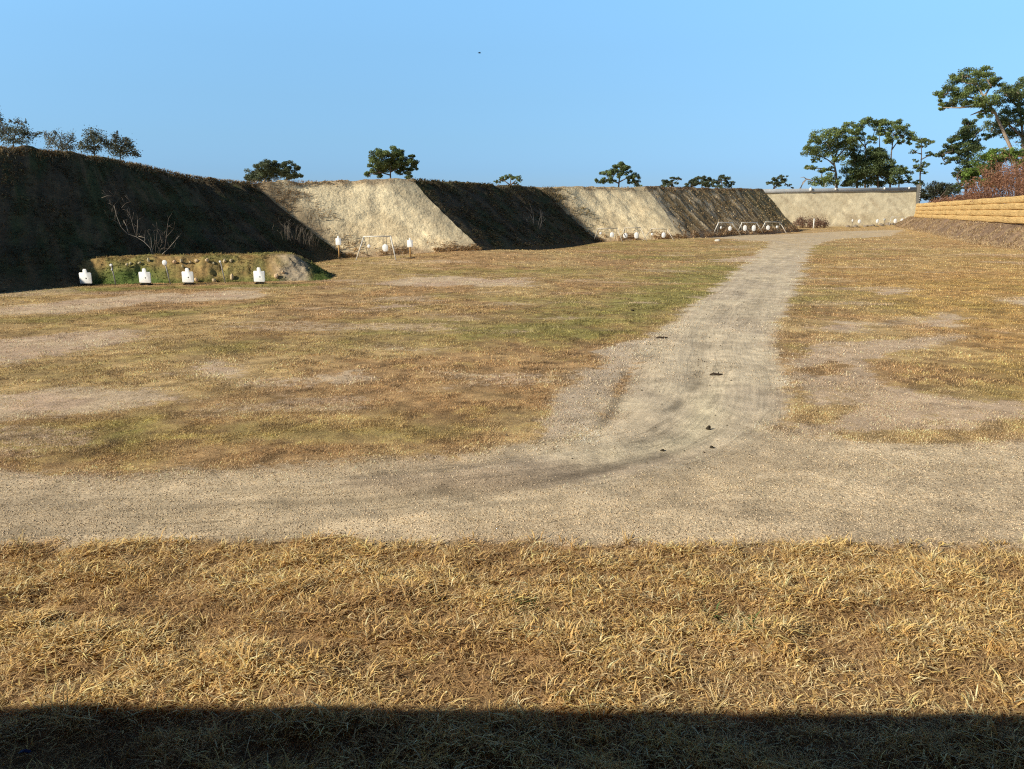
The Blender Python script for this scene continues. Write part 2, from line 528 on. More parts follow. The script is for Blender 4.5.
# coordinates along and across the wheel track
def smooth_line(pts, n):
    p = np.array(pts); t = np.linspace(0, len(p) - 1, n)
    k = np.clip(t.astype(int), 0, len(p) - 2); f = (t - k)[:, None]
    p0 = p[np.maximum(k - 1, 0)]; p1 = p[k]; p2 = p[k + 1]; p3 = p[np.minimum(k + 2, len(p) - 1)]
    return .5 * ((2 * p1) + (-p0 + p2) * f + (2 * p0 - 5 * p1 + 4 * p2 - p3) * f ** 2 + (-p0 + 3 * p1 - 3 * p2 + p3) * f ** 3)

TRACK = smooth_line(W([(-500, 500), (-150, 500), (0, 499), (250, 490), (450, 476), (590, 458), (670, 437), (706, 408), (716, 375), (712, 345), (727, 310), (756, 275), (783, 250), (800, 238)]), 46)
near = (np.abs(x) < 40) & (y > 5.5) & (y < 90)
xn, yn = x[near], y[near]
best = np.full(len(xn), 1e9); lat = np.zeros(len(xn)); lon = np.zeros(len(xn)); acc = 0
for (ax_, ay_), (bx_, by_) in zip(TRACK[:-1], TRACK[1:]):
    ex, ey = bx_ - ax_, by_ - ay_; L_ = math.hypot(ex, ey)
    t = np.clip(((xn - ax_) * ex + (yn - ay_) * ey) / (L_ * L_), 0, 1)
    dx_, dy_ = xn - ax_ - t * ex, yn - ay_ - t * ey
    d_ = np.hypot(dx_, dy_); k = d_ < best
    best[k] = d_[k]; lat[k] = (d_ * np.sign(ex * dy_ - ey * dx_))[k]; lon[k] = (acc + t * L_)[k]
    acc += L_
trk = np.zeros((len(x), 3), dtype=np.float32)
trk[near, 0] = lat; trk[near, 1] = lon; trk[near, 2] = np.exp(-(best / 2.0) ** 4) * np.clip(1.25 - yn / 70, .2, 1)

nx, ny = len(gx), len(gy_)
I = np.arange(nx * ny).reshape(ny, nx)
Fq = np.stack((I[:-1, :-1].ravel(), I[:-1, 1:].ravel(), I[1:, 1:].ravel(), I[1:, :-1].ravel()), 1)
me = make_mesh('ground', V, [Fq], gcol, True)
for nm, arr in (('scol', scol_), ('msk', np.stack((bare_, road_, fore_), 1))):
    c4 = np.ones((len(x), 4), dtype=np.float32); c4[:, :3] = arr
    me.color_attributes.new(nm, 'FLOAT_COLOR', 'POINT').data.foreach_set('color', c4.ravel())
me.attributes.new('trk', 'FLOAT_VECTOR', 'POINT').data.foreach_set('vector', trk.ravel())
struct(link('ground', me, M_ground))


# ------------------------------------------------------------------ berms
def grid_mesh(name, Pg, Cg):
    n, m = Pg.shape[:2]
    I = np.arange(n * m).reshape(n, m)
    Fq = np.stack((I[:-1, :-1].ravel(), I[1:, :-1].ravel(), I[1:, 1:].ravel(), I[:-1, 1:].ravel()), 1)
    return make_mesh(name, Pg.reshape(-1, 3), [Fq], Cg.reshape(-1, 3), True)


def crest_pt(px, py, A, B, off):
    d = (B - A)[:2]; d = d / np.linalg.norm(d); n = np.array((-d[1], d[0]))
    r = ray(px, py)
    t = (off + A[:2] @ n) / (r[:2] @ n)
    return np.array((0, 0, CAM_H)) + r * t


B1c = [crest_pt(a, b, P0, P1, 5.75) for a, b in ((0, 147), (60, 152), (100, 158), (140, 165), (180, 174.5), (215, 180), (248, 182.5))]
Q1 = B1c[-1]
Q2 = crest_pt(412, 179.5, P2, P3, 5.6)
Q3 = crest_pt(540, 187.5, P2, P3, 5.6)
Q4 = crest_pt(645, 187, P4, P5, 6.4)
Q5 = crest_pt(762, 189.5, P4, P5, 6.4)
dB1 = (P1 - P0) / np.linalg.norm(P1 - P0)
Pm = P0 - dB1 * 34.0
Qm = B1c[0] - dB1 * 40.0; Qm[2] = 5.7

BERM_PLANE = {'left': (P0, P1, B1c[2]), 'bay': (P1, P2, Q2), 'dark': (P2, P3, Q2), 'sand': (P3, P4, Q4), 'brown': (P4, P5, Q5)}


def berm(toe, crest, style, back=True):
    """toe, crest: lists of equal length of points"""
    toe = [np.array(p) for p in toe]; crest = [np.array(p) for p in crest]
    L = sum(np.linalg.norm(a - b) for a, b in zip(crest[:-1], crest[1:]))
    nu = max(12, int(L / .22)); nv = 34
    s = np.linspace(0, len(toe) - 1, nu)
    k = np.minimum(s.astype(int), len(toe) - 2); f = (s - k)[:, None]
    T = np.array(toe)[k] * (1 - f) + np.array(toe)[k + 1] * f
    Cc = np.array(crest)[k] * (1 - f) + np.array(crest)[k + 1] * f
    d = (crest[-1] - crest[0])[:2]; d /= np.linalg.norm(d); nrm = np.array((-d[1], d[0], 0))
    rows = []; vv = []
    T0 = T - (Cc - T) * .05; T0[:, 2] = T[:, 2] - .35
    rows.append(T0); vv.append(-.05)
    for j in range(nv):
        t = j / (nv - 1)
        p = T * (1 - t) + Cc * t
        p[:, 2] += -.25 * math.sin(math.pi * t) * (1 - t)      # slightly concave foot
        rows.append(p); vv.append(t)
    top = Cc + nrm * 1.2; top[:, 2] = Cc[:, 2] + .03
    b1 = Cc + nrm * 2.6; b1[:, 2] = Cc[:, 2] - .15
    b2 = Cc + nrm * 9.5; b2[:, 2] = -.4
    rows += [top, b1, b2]; vv += [1.1, 1.2, 1.5]
    Pg = np.array(rows).transpose(1, 0, 2)
    vv = np.array(vv)[None, :] * np.ones((nu, 1))
    x, y = Pg[..., 0].ravel(), Pg[..., 1].ravel()
    u = (np.linspace(0, L, nu)[:, None] * np.ones((1, len(rows)))).ravel(); v = vv.ravel()
    onslope = np.clip(np.minimum((v + .02) * 6, 1), 0, 1) * (v < 1.3)
    big = fbm(x * .35, y * .35, 3, 3) - .5
    med = fbm(x * 1.4, y * 1.4, 13, 4) - .5
    fine = fbm(x * 4.2, y * 4.2, 19, 3) - .5
    wv = fbm(x * .5, y * .5, 27, 3) - .5
    streak = fbm(u * 1.15 + 2.2 * v + wv * 3.5, v * 3.2 + wv * 2, 23, 4) - .5
    edge = np.exp(-((v - 1.0) / .07) ** 2)
    amp = dict(dark=(.22, .18, .07, .22), sand=(.34, .18, .08, .06), brown=(.34, .2, .08, .18))[style]
    # displacement along the slope normal, same field for every berm so shared edges stay closed
    disp = (amp[0] * big + amp[1] * med + amp[2] * fine) * onslope
    endt = np.clip(np.minimum(u, L - u) / 1.2, 0, 1)
    disp = disp + amp[3] * streak * onslope * np.clip(1.1 - v * .35, 0, 1) * endt
    ln = np.array((nrm[0], nrm[1], 0)) * -.7 + np.array((0, 0, .7))
    Pf = Pg.reshape(-1, 3) + disp[:, None] * ln[None, :]
    Pf[:, 2] += edge * ((fbm(x * 1.7, y * 1.7, 37, 3) - .5) * .34 + (fbm(x * .3, y * .3, 38, 3) - .5) * .22)
    n = len(x); one = np.ones((n, 1))
    n1 = fbm(u * .4, v * 3, 61, 4); n2 = fbm(u * 1.1 + v * 2, v * 5, 71, 4); n3 = fbm(x * 3, y * 3, 81, 3)
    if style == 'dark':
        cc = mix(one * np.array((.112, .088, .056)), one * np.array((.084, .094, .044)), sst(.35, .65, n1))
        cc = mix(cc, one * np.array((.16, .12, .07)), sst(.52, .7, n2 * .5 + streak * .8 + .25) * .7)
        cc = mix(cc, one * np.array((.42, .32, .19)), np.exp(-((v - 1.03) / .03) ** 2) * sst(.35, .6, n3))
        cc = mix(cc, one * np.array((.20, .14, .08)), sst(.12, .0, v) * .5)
    elif style == 'sand':
        cc = mix(one * np.array((.93, .77, .48)), one * np.array((.82, .66, .40)), sst(.38, .62, n1))
        cc = mix(cc, one * np.array((.54, .42, .26)), sst(.56, .72, n3 * .55 + n2 * .45) * .4)
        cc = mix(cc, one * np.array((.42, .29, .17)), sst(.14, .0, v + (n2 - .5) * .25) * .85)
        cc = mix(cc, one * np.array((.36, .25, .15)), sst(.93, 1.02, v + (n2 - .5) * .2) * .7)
        # weedy brown fringe beside the valley with the dark berm
        e = u + (v - .5) * 2.2
        cc = mix(cc, one * np.array((.33, .24, .14)), sst(2.6, .2, e * (1.25 + .3 * (n2 - .5)) - 1.9 * sst(.3, 1.0, v)) * .8 * sst(.15, .4, v))
        cc = mix(cc, one * np.array((.34, .30, .21)), sst(2.6, .6, L - u + (n3 - .5) * 2) * .6)
    else:
        cc = mix(one * np.array((.34, .245, .125)), one * np.array((.76, .61, .39)), sst(.5, .66, n2 * .5 + streak * .6 + n3 * .25 + .14))
        cc = mix(cc, one * np.array((.27, .22, .10)), sst(.62, .85, u / L + (n1 - .5) * .5) * .75)
        cc = mix(cc, one * np.array((.62, .53, .37)), sst(3.0, .3, u + (n3 - .5) * 2) * .8)
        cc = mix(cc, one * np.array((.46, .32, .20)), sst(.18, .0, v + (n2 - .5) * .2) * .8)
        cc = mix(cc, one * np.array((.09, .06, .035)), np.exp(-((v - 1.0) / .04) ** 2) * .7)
    return struct(link('berm', grid_mesh('berm', Pf.reshape(nu, len(rows), 3), cc.reshape(nu, len(rows), 3)), M_berm))


tk = [Pm] + [P0 + (P1 - P0) * t for t in np.linspace(0, 1, len(B1c))]
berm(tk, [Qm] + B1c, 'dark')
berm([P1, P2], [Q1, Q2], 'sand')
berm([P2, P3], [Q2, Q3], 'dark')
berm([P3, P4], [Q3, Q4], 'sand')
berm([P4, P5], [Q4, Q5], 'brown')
P6 = P5 + np.array((-8., 16., 0)); Q6 = Q5 + np.array((-3., 6., 0))
berm([P5, P6], [Q5, Q6], 'brown')


# ------------------------------------------------------------------ blades
def blade_arrays(P, h, w, az, lean, col, curl=.5, grad=(1, 1, 1)):
    """5-vertex blades. lean: horizontal reach as fraction of h"""
    n = len(P)
    dx, dy = np.cos(az), np.sin(az)
    side = az + RNG.uniform(-1.2, 1.2, n) + math.pi / 2
    sx, sy = np.cos(side) * w / 2, np.sin(side) * w / 2
    m = P + np.stack((dx * h * lean * .35, dy * h * lean * .35, h * .62), 1)
    t = P + np.stack((dx * h * lean, dy * h * lean, h * (1 - curl * lean * .55)), 1)
    z = np.zeros(n)
    S = np.stack((sx, sy, z), 1)
    V = np.stack((P - S, P + S, m - S * .8, m + S * .8, t), 1).reshape(-1, 3)
    b = np.arange(n)[:, None] * 5
    F3 = np.concatenate((b + np.array([[0, 1, 3]]), b + np.array([[0, 3, 2]]), b + np.array([[2, 3, 4]])), 0)
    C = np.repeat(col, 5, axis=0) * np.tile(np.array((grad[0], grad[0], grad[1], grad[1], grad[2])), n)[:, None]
    return V, F3, np.clip(C, 0, .95)


def join(parts):
    Vs, Fs, Cs = [], [], []; n = 0
    for V, Fc, C in parts:
        Vs.append(V); Fs.append(Fc + n); Cs.append(C); n += len(V)
    return np.concatenate(Vs), np.concatenate(Fs), np.concatenate(Cs)


def stuff_blades(name, parts, mat=None):
    V, Fc, C = join(parts)
    return struct(link(name, make_mesh(name, V, [Fc], C), mat or M_blade), 'stuff')


def pick(pal, n):
    pal = np.array(pal); k = RNG.integers(0, len(pal), n)
    return pal[k] * RNG.uniform(.75, 1.2, (n, 1))


# foreground straw
def foreground():
    n = 210000
    x = RNG.uniform(-9.5, 9.5, n); y = RNG.uniform(2.0, 6.85, n)
    _, _, fg, _, _ = fields(x, y)
    tuft = np.clip((fbm(x * 2.2, y * 4.2, 201, 3) - .5) * 1.6 + .5, 0, 1); tone = fbm(x * .9, y * 2.0, 211, 4); gap = fbm(x * 3.5, y * 3.5, 221, 3)
    keep = (RNG.random(n) < fg * (.35 + .75 * sst(.3, .6, tuft))) & (gap > .30)
    x, y, tuft, tone = x[keep], y[keep], tuft[keep], tone[keep]; n = len(x)
    P = np.stack((x, y, gz(x, y) - .005), 1)
    h = RNG.uniform(.018, .055, n) * (.4 + 1.45 * tuft) * np.where(RNG.random(n) < .06, 1.6, 1)
    w = RNG.uniform(.006, .016, n)
    az = RNG.uniform(0, 2 * math.pi, n); lean = RNG.uniform(.5, 3.0, n)
    br = pick([(.95, .73, .35), (.93, .66, .28), (.88, .59, .23), (.95, .78, .45), (.80, .52, .21), (.93, .63, .22)], n)
    dk = pick([(.62, .40, .18), (.46, .28, .13), (.70, .46, .21), (.52, .34, .18)], n)
    k = np.clip(sst(.50, .24, tone) * .8 + RNG.uniform(-.75, .35, n), 0, 1)
    col = mix(br, dk, k)
    gr = (np.exp(-(((x - flat(737, 622)[0]) / .16) ** 2 + ((y - flat(737, 622)[1]) / .12) ** 2)) + np.exp(-(((x - flat(527, 610)[0]) / .12) ** 2 + ((y - flat(527, 610)[1]) / .08) ** 2))) > RNG.random(n)
    col[gr] = np.array((.14, .22, .07))
    a = blade_arrays(P, h, w, az, lean, col, .22, (.42, 1.0, 1.2))  # blade bases coloured darker: painted shade within the mat, partly rotten straw
    # matted thatch lying flat
    n = 190000
    x = RNG.uniform(-9.5, 9.5, n); y = RNG.uniform(2.0, 6.8, n)
    _, _, fg, _, _ = fields(x, y); keep = RNG.random(n) < fg
    x, y = x[keep], y[keep]; n = len(x)
    P = np.stack((x, y, gz(x, y) + RNG.uniform(0, .028, n)), 1)
    col = mix(pick([(.93, .69, .33), (.86, .59, .26), (.94, .75, .43)], n), pick([(.52, .33, .15), (.64, .42, .19)], n), np.clip(sst(.6, .35, fbm(x * .9, y * 2.0, 211, 4)) + RNG.uniform(-.3, .3, n), 0, 1))
    b = blade_arrays(P, RNG.uniform(.012, .03, n), RNG.uniform(.004, .008, n), RNG.uniform(0, 6.28, n), RNG.uniform(2, 5, n), col, .1)
    # looser bunches of long bright blades standing out of the mat
    nt_ = 3600; nb_ = 9
    tx = np.repeat(RNG.uniform(-9, 9, nt_), nb_) + RNG.normal(0, .02, nt_ * nb_); ty = np.repeat(RNG.uniform(2.4, 6.6, nt_), nb_) + RNG.normal(0, .02, nt_ * nb_)
    az = RNG.uniform(0, 6.28, nt_ * nb_); n = len(tx)
    tb = np.repeat(pick([(.93, .70, .31), (.90, .63, .26), (.93, .75, .43), (.74, .48, .18)], nt_), nb_, axis=0) * RNG.uniform(.75, 1.12, (n, 1))
    c3 = blade_arrays(np.stack((tx, ty, gz(tx, ty)), 1), RNG.uniform(.03, .10, n) * np.repeat(RNG.uniform(.6, 1.3, nt_), nb_), RNG.uniform(.005, .011, n), az, RNG.uniform(.3, 2.2, n), np.clip(tb, 0, .95), .15, (.5, 1.0, 1.1))  # same painted shade and rot at the blade bases
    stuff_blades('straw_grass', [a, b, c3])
foreground()


# grass of the field, thinning with distance
def field_grass():
    parts = []
    for (y0, y1, n, hm, wm) in ((7.8, 13, 260000, .030, .006), (13, 22, 170000, .040, .010), (22, 40, 190000, .045, .016), (40, 75, 120000, .055, .03), (75, 130, 50000, .07, .06)):
        yy = RNG.uniform(y0, y1, n); xx = RNG.uniform(-.78, .86, n) * yy + RNG.uniform(-2, 2, n)
        c, g, fg, st, rd = fields(xx, yy)
        clump = fbm(xx * 1.8, yy * 1.8, 301, 3)
        # off the berms
        ok = np.ones(n, dtype=bool)
        for A, B in ((Pm, P1), (P1, P2), (P2, P3), (P3, P4), (P4, P5)):
            d = (B - A)[:2]; L = np.linalg.norm(d); d = d / L; nn = np.array((-d[1], d[0]))
            t = (xx - A[0]) * d[0] + (yy - A[1]) * d[1]; s = (xx - A[0]) * nn[0] + (yy - A[1]) * nn[1]
            ok &= ~((t > -.2) & (t < L + .2) & (s > -.1) & (s < 14))
        keep = ok & (RNG.random(n) < g * (.25 + 1.1 * sst(.35, .6, clump)))
        xx, yy, c, clump = xx[keep], yy[keep], c[keep], clump[keep]; k = len(xx)
        P = np.stack((xx, yy, gz(xx, yy) - .004), 1)
        vr = np.where(yy > 18, .6, 1.0)[:, None]
        col = np.clip(c * (1.08 + vr * RNG.uniform(-.55, .75, (k, 1))) + RNG.uniform(-.02, .03, (k, 1)) * vr, .02, .8)
        parts.append(blade_arrays(P, RNG.uniform(.5, 1.3, k) * hm * (.5 + clump), RNG.uniform(.6, 1.4, k) * wm, RNG.uniform(0, 6.28, k), RNG.uniform(.3, 1.5, k), col))
    stuff_blades('field_grass', parts)
    # pale straw litter and stubble on the gravel strip
    n = 70000
    xx = RNG.uniform(-9, 11, n); yy = RNG.uniform(6.5, 11.5, n)
    c, g, fg, st, rd = fields(xx, yy)
    cl = fbm(xx * 1.2, yy * 2.2, 333, 4)
    keep = RNG.random(n) < st * sst(.36, .6, cl)
    for rt in RUTS: keep &= line_d(xx, yy, rt) > .12
    xx, yy, c = xx[keep], yy[keep], c[keep]; k = len(xx)
    P = np.stack((xx, yy, gz(xx, yy) + .002), 1)
    col = pick([(.82, .68, .43), (.72, .57, .32), (.88, .75, .5), (.42, .31, .19)], k)
    stuff_blades('straw_litter', [blade_arrays(P, RNG.uniform(.004, .012, k), RNG.uniform(.004, .010, k), RNG.uniform(0, 6.28, k), RNG.uniform(1.5, 4, k), col, .1)])
field_grass()


def pebble_arrays(P, r, col):
    n = len(P)
    oc = np.array([(1, 0, 0), (-1, 0, 0), (0, 1, 0), (0, -1, 0), (0, 0, .8), (0, 0, -.5)])
    jit = RNG.uniform(.6, 1.3, (n, 6, 1)) * oc[None] + RNG.uniform(-.2, .2, (n, 6, 3))
    V = (P[:, None, :] + jit * r[:, None, None]).reshape(-1, 3)
    fs = np.array([(0, 2, 4), (2, 1, 4), (1, 3, 4), (3, 0, 4), (2, 0, 5), (1, 2, 5), (3, 1, 5), (0, 3, 5)])
    Fc = (np.arange(n)[:, None, None] * 6 + fs[None]).reshape(-1, 3)
    return V, Fc, np.repeat(col, 6, axis=0)


def gravel():
    n = 110000
    yy = 6.5 + 18 * RNG.random(n) ** 1.6; xx = RNG.uniform(-.75, .8, n) * yy
    c, g, fg, st, rd = fields(xx, yy)
    gy = sst(.3, -.3, poly_sd(xx, yy, GREY))
    cl = fbm(xx * .8, yy * .8, 341, 4)
    keep = RNG.random(n) < np.clip(st * .9 + rd * .35 * sst(.45, .6, cl) + gy * .8 + sst(.3, -.3, poly_sd(xx, yy, DIRT_R)) * .25, 0, 1)
    xx, yy = xx[keep], yy[keep]; k = len(xx)
    r = RNG.uniform(.004, .012, k) * np.clip(yy / 10, .8, 1.8)
    col = pick([(.74, .59, .40), (.60, .47, .31), (.84, .69, .48), (.38, .29, .2)], k)
    stuff_blades('gravel', [pebble_arrays(np.stack((xx, yy, gz(xx, yy) + r * .2), 1), r, col)], M_rock)
    # small dark clods and bits strewn over the track, too many and small to tell apart
    n = 230
    yy = RNG.uniform(8.5, 30, n); xx = np.interp(yy, [8.5, 12, 17, 30], [1, 2.9, 4.4, 9]) + RNG.normal(0, 1.1, n)
    r = RNG.uniform(.006, .02, n)
    stuff_blades('track_debris', [pebble_arrays(np.stack((xx, yy, gz(xx, yy) + r * .3), 1), r, pick([(.14, .11, .08), (.2, .16, .11), (.09, .08, .05)], n))], M_rock)
gravel()


# ------------------------------------------------------------------ lumps (rocks, clods)
def lump(name, r, flatz, seed, mat, col):
    rg = np.random.default_rng(seed)
    nu, nv = 12, 8
    V = []
    for j in range(nv + 1):
        th = math.pi * j / nv
        for i in range(nu):
            ph = 2 * math.pi * i / nu
            V.append((math.sin(th) * math.cos(ph), math.sin(th) * math.sin(ph), math.cos(th)))
    V = np.array(V)
    q = rg.uniform(-1, 1, (6, 3))
    d = 1 + .16 * np.sin(3 * V @ q[0] + 1) + .13 * np.sin(5 * V @ q[1]) + .07 * np.sin(9 * V @ q[2]) + .05 * np.sin(14 * V @ q[3])
    V = V * d[:, None] * r
    V[:, 2] *= flatz
    Fq = [(j * nu + i, (j + 1) * nu + i, (j + 1) * nu + (i + 1) % nu, j * nu + (i + 1) % nu) for j in range(nv) for i in range(nu)]
    me = make_mesh(name, V, [np.array(Fq)], np.tile(col, (len(V), 1)), False)
    me.materials.append(mat)
    return me


def put_lump(name, px, py, r, flatz, seed, mat, col, label, cat, group=None, loc=None):
    o = link(name, lump(name, r, flatz, seed, mat, col))
    p = ghit(px, py) if loc is None else loc
    o.location = (p[0], p[1], p[2] + r * flatz * .45)
    o.rotation_euler = (0, 0, seed * 1.3)
    tag(o, label, cat, group)
    return o

for i, (px, py, r, lb) in enumerate(((662.5, 451, .026, 'dark earth clod on the outer bend of the track, left of two others'),
                                     (708.5, 429.5, .032, 'pointed dark earth clod standing up in the middle of the track bend'),
                                     (711.5, 448, .026, 'dark earth clod at the near edge of the track bend, right of a similar clod'),
                                     (632.5, 311, .045, 'small dark clod on the green grass left of the track'))):
    put_lump('dirt_clod', px, py, r, .8 if i != 1 else 1.1, 30 + i, M_rock, (.055, .045, .03), lb, 'clod')
for px, py, ln, lb in ((716.5, 375.5, .12, 'short dark stick lying across the middle of the pale track'), (662, 338.5, .14, 'dark splinter of wood lying at the left side of the track')):
    p = ghit(px, py); m = MB()
    m.tube([(-ln, 0, .015), (-ln * .4, .03, .03), (ln * .2, -.02, .025), (ln, .03, .02)], [.014, .022, .02, .01], 6, (.07, .05, .035))
    m.tube([(ln * .2, 0, .03), (ln * .5, .08, .05)], [.012, .006], 5, (.07, .05, .035))
    o = m.build('stick', M_twig); o.location = p; tag(o, lb, 'stick')
put_lump('rock', 717.6, 241.2, .26, .55, 77, M_rock, (.72, .68, .60), 'white rock on the dirt in front of the leftmost frame by the brown berm', 'rock')
# scrap of blue litter in the shaded grass
p = flat(25, 755); m = MB()
g0 = np.array([(-.03, -.01, .022), (.0, -.012, .03), (.03, -.006, .022), (.034, .01, .02), (.004, .01, .034), (-.025, .012, .024)])
m.add(g0, [(0, 1, 4, 5), (1, 2, 3, 4)], (.02, .05, .16)); m.add(g0 - np.array((0, 0, .004)), [(5, 4, 1, 0), (4, 3, 2, 1)], (.02, .05, .16))
o = m.build('litter_scrap', M_white); o.location = p; tag(o, 'crumpled blue scrap of litter in the shaded grass at the bottom left', 'litter')


# ------------------------------------------------------------------ low mound behind the nearest targets
def mound():
    a = flat(30, 285.8); b = flat(338, 280.5)
    d = (b - a)[:2]; L = np.linalg.norm(d); d /= L; nn = np.array((-d[1], d[0]))
    us = np.linspace(-4.0, L + .4, 190); vs = np.linspace(-.5, 5.5, 60)
    U, Vv = np.meshgrid(us, vs, indexing='ij')
    x = a[0] + d[0] * U + nn[0] * Vv; y = a[1] + d[1] * U + nn[1] * Vv
    n2 = fbm(x * 1.6, y * 1.6, 402, 4) - .5; n3 = fbm(x * 5, y * 5, 403, 3) - .5
    h = 1.06 + .06 * U / L
    front = sst(-.05, 1.55, Vv + n2 * .35 + n3 * .2); backs = sst(5.2, 2.7, Vv)
    endr = sst(0, 2.3, L - U + n2 * .5)
    z = (h * front * backs * endr) + (n2 * .13 + n3 * .10) * front * backs * endr - .06
    z = z + gz(x.ravel(), y.ravel()).reshape(z.shape)
    xx, yy = x.ravel(), y.ravel(); zz = (z / h).ravel(); u = U.ravel(); v = Vv.ravel()
    one = np.ones((len(xx), 1))
    m1 = fbm(xx * .8, yy * .8 + zz, 411, 4); m2 = fbm(u * 2.4, zz * 3, 421, 3)
    cc = mix(one * np.array((.38, .25, .10)), one * np.array((.28, .245, .085)), sst(.35, .65, m1 * .7 + m2 * .3))
    gzone = np.exp(-((u - 5.5 * L / 11) / (.16 * L)) ** 2) * .0 + np.exp(-((u - .30 * L) / (.12 * L)) ** 2) * sst(.75, .3, zz)
    cc = mix(cc, one * np.array((.13, .18, .045)), np.clip(gzone * 1.1 + sst(.2, .05, zz) * .5, 0, 1))
    cc = mix(cc, one * np.array((.25, .26, .08)), sst(.92, 1.0, zz) * .8)
    cc = mix(cc, one * np.array((.56, .46, .32)), sst(2.9, 1.9, L - u + (m2 - .5)) * sst(1.0, 1.5, L - u) * sst(2.2, 1.2, v) * .9)
    cc = mix(cc, one * np.array((.09, .14, .03)), sst(1.5, .9, L - u + (m2 - .5) * .6) * .85)
    Pg = np.stack((x, y, z), -1)
    o = struct(link('mound', grid_mesh('mound', Pg[:, ::-1], cc.reshape(Pg.shape)[:, ::-1]), M_berm))
    # grass on it
    n = 26000
    u = RNG.uniform(-1, L, n); v = RNG.uniform(-.3, 4.5, n)
    iu = np.clip(((u + 4.0) / (L + 4.4) * 189).astype(int), 0, 189); iv = np.clip(((v + .5) / 6.0 * 59).astype(int), 0, 59)
    Pb = Pg[iu, iv] + np.stack((RNG.uniform(-.04, .04, n), RNG.uniform(-.04, .04, n), np.full(n, -.01)), 1)
    cb = cc.reshape(Pg.shape)[iu, iv] * RNG.uniform(.7, 1.6, (n, 1))
    cl = fbm(Pb[:, 0] * 2, Pb[:, 1] * 2, 431, 3)
    k = (RNG.random(n) < sst(.38, .6, cl)) & ((cb[:, 0] < .42) | (RNG.random(n) < .1))
    kk = k.sum()
    stuff_blades('mound_grass', [blade_arrays(Pb[k], RNG.uniform(.04, .13, kk), RNG.uniform(.012, .022, kk), RNG.uniform(0, 6.28, kk), RNG.uniform(.3, 1.4, kk), cb[k])])
    def spot(px, py):
        best = None
        # nearest grid vertex along the ray
        r = ray(px, py); o3 = np.array((0, 0, CAM_H)); q = Pg.reshape(-1, 3) - o3
        t = q @ r / (r @ r); dd = np.linalg.norm(q - t[:, None] * r, axis=1) + t * .004
        return Pg.reshape(-1, 3)[np.argmin(dd)]
    return spot
mspot = mound()
CL = [(118, 262), (128, 264), (131, 262.5), (139, 262), (149, 261), (157, 261.5), (174, 262), (182, 260.5), (191, 261), (197, 259.5), (207, 260), (214, 262), (224, 261), (231, 259.5), (240, 259), (247, 259.5), (253, 262), (266, 260),
      (182, 266), (148, 266), (196, 279), (214, 280), (233, 276), (270, 270), (277, 276), (283, 272)]
for i, (px, py) in enumerate(CL):
    p = mspot(px, py + 1.6) + np.array((0, -.03, .02))
    o = put_lump('clod', 0, 0, random.uniform(.05, .09), random.uniform(.7, 1.6), 100 + i, M_rock, (.70 * random.uniform(.85, 1.1), .53, .32), 'pale crumbly clod lying on the sunny face of the low mound', 'clod', 'pale clods on the face of the low mound', loc=p)


# ------------------------------------------------------------------ targets
FACE = R(-8)
def face_cam(p):   # plate front (-y) turned to the firing line
    return FACE

def widen(p):      # plates are seen slightly obliquely
    return 1 / max(.6, math.cos(math.atan2(p[0], p[1]) - R(8)))

SIL = [(-.5, .05), (-.44, 0), (.44, 0), (.5, .05), (.5, .70), (.44, .76), (.17, .76), (.17, .92), (.10, 1.0), (-.10, 1.0), (-.17, .92), (-.17, .76), (-.44, .76), (-.5, .70)]

def silhouette(px, py, label):
    p = ghit(px, py)
    s = p[1] / 790.0
    t = thing('target', label, 'target', p, face_cam(p), 'white silhouette targets in front of the low mound')
    w, h = 10.9 * s * widen(p), 14.8 * s
    m = MB(); m.plate([(a * w, b * h) for a, b in SIL], .03, (.94, .94, .91), .09)
    m.build('face_plate', M_paper, t)
    m = MB()
    m.tube([(0.03, -.021, .09 + .36 * h), (0.03, -.019, .09 + .36 * h)], [.03, .03], 10, (.25, .27, .27))
    m.build('aiming_mark', M_steel, t)
    m = MB()
    m.box((0, .05, .05), (w * .72, .05, .05), 0, (.035, .03, .025))
    for sx in (-.3, .3):
        m.box((sx * w, .06, .03), (.06, .34, .04), 0, (.035, .03, .025))
    m.box((0.02, .045, .25 * h), (.05, .03, .4 * h), 0, (.05, .04, .03))
    m.build('stand', M_wood, t)

for px, py, lb in ((86.5, 285.8, 'white silhouette target with grey centre mark, in front of the dark end of the mound'),
                   (145.7, 285.2, 'white silhouette target between the small-headed post and the round-headed post'),
                   (188.5, 284.8, 'white silhouette target just right of the round-headed post, before the mound'),
                   (259.8, 284.2, 'white silhouette target standing alone by the pale eroded end of the mound')):
    silhouette(px, py, lb)


def disc_outline(r, n=20, sy=1.0):
    return [(r * math.cos(2 * math.pi * k / n), r * sy * math.sin(2 * math.pi * k / n)) for k in range(n)]

def post_target(bx, by, tx, ty, r, extra, label):
    p = ghit(bx, by); s = p[1] / 790.0
    top = np.array(((tx - bx) * s, 0, (by - ty) * s))
    t = thing('post_target', label, 'target', p, face_cam(p))
    m = MB(); m.tube([(0, .03, -.1), (top[0], .03, top[2])], .022, 8, (.33, .31, .28)); m.build('post', M_steel, t)
    m = MB(); m.plate([(a + top[0], b + top[2]) for a, b in disc_outline(r * s)], .025, (.94, .94, .91)); m.build('round_plate', M_paper, t)
    if extra:
        m = MB(); m.plate([(a + top[0] * .93, b + top[2] - 4.4 * s) for a, b in disc_outline(extra * s, 14, 1.5)], .02, (.8, .79, .74)); m.build('lower_plate', M_paper, t)

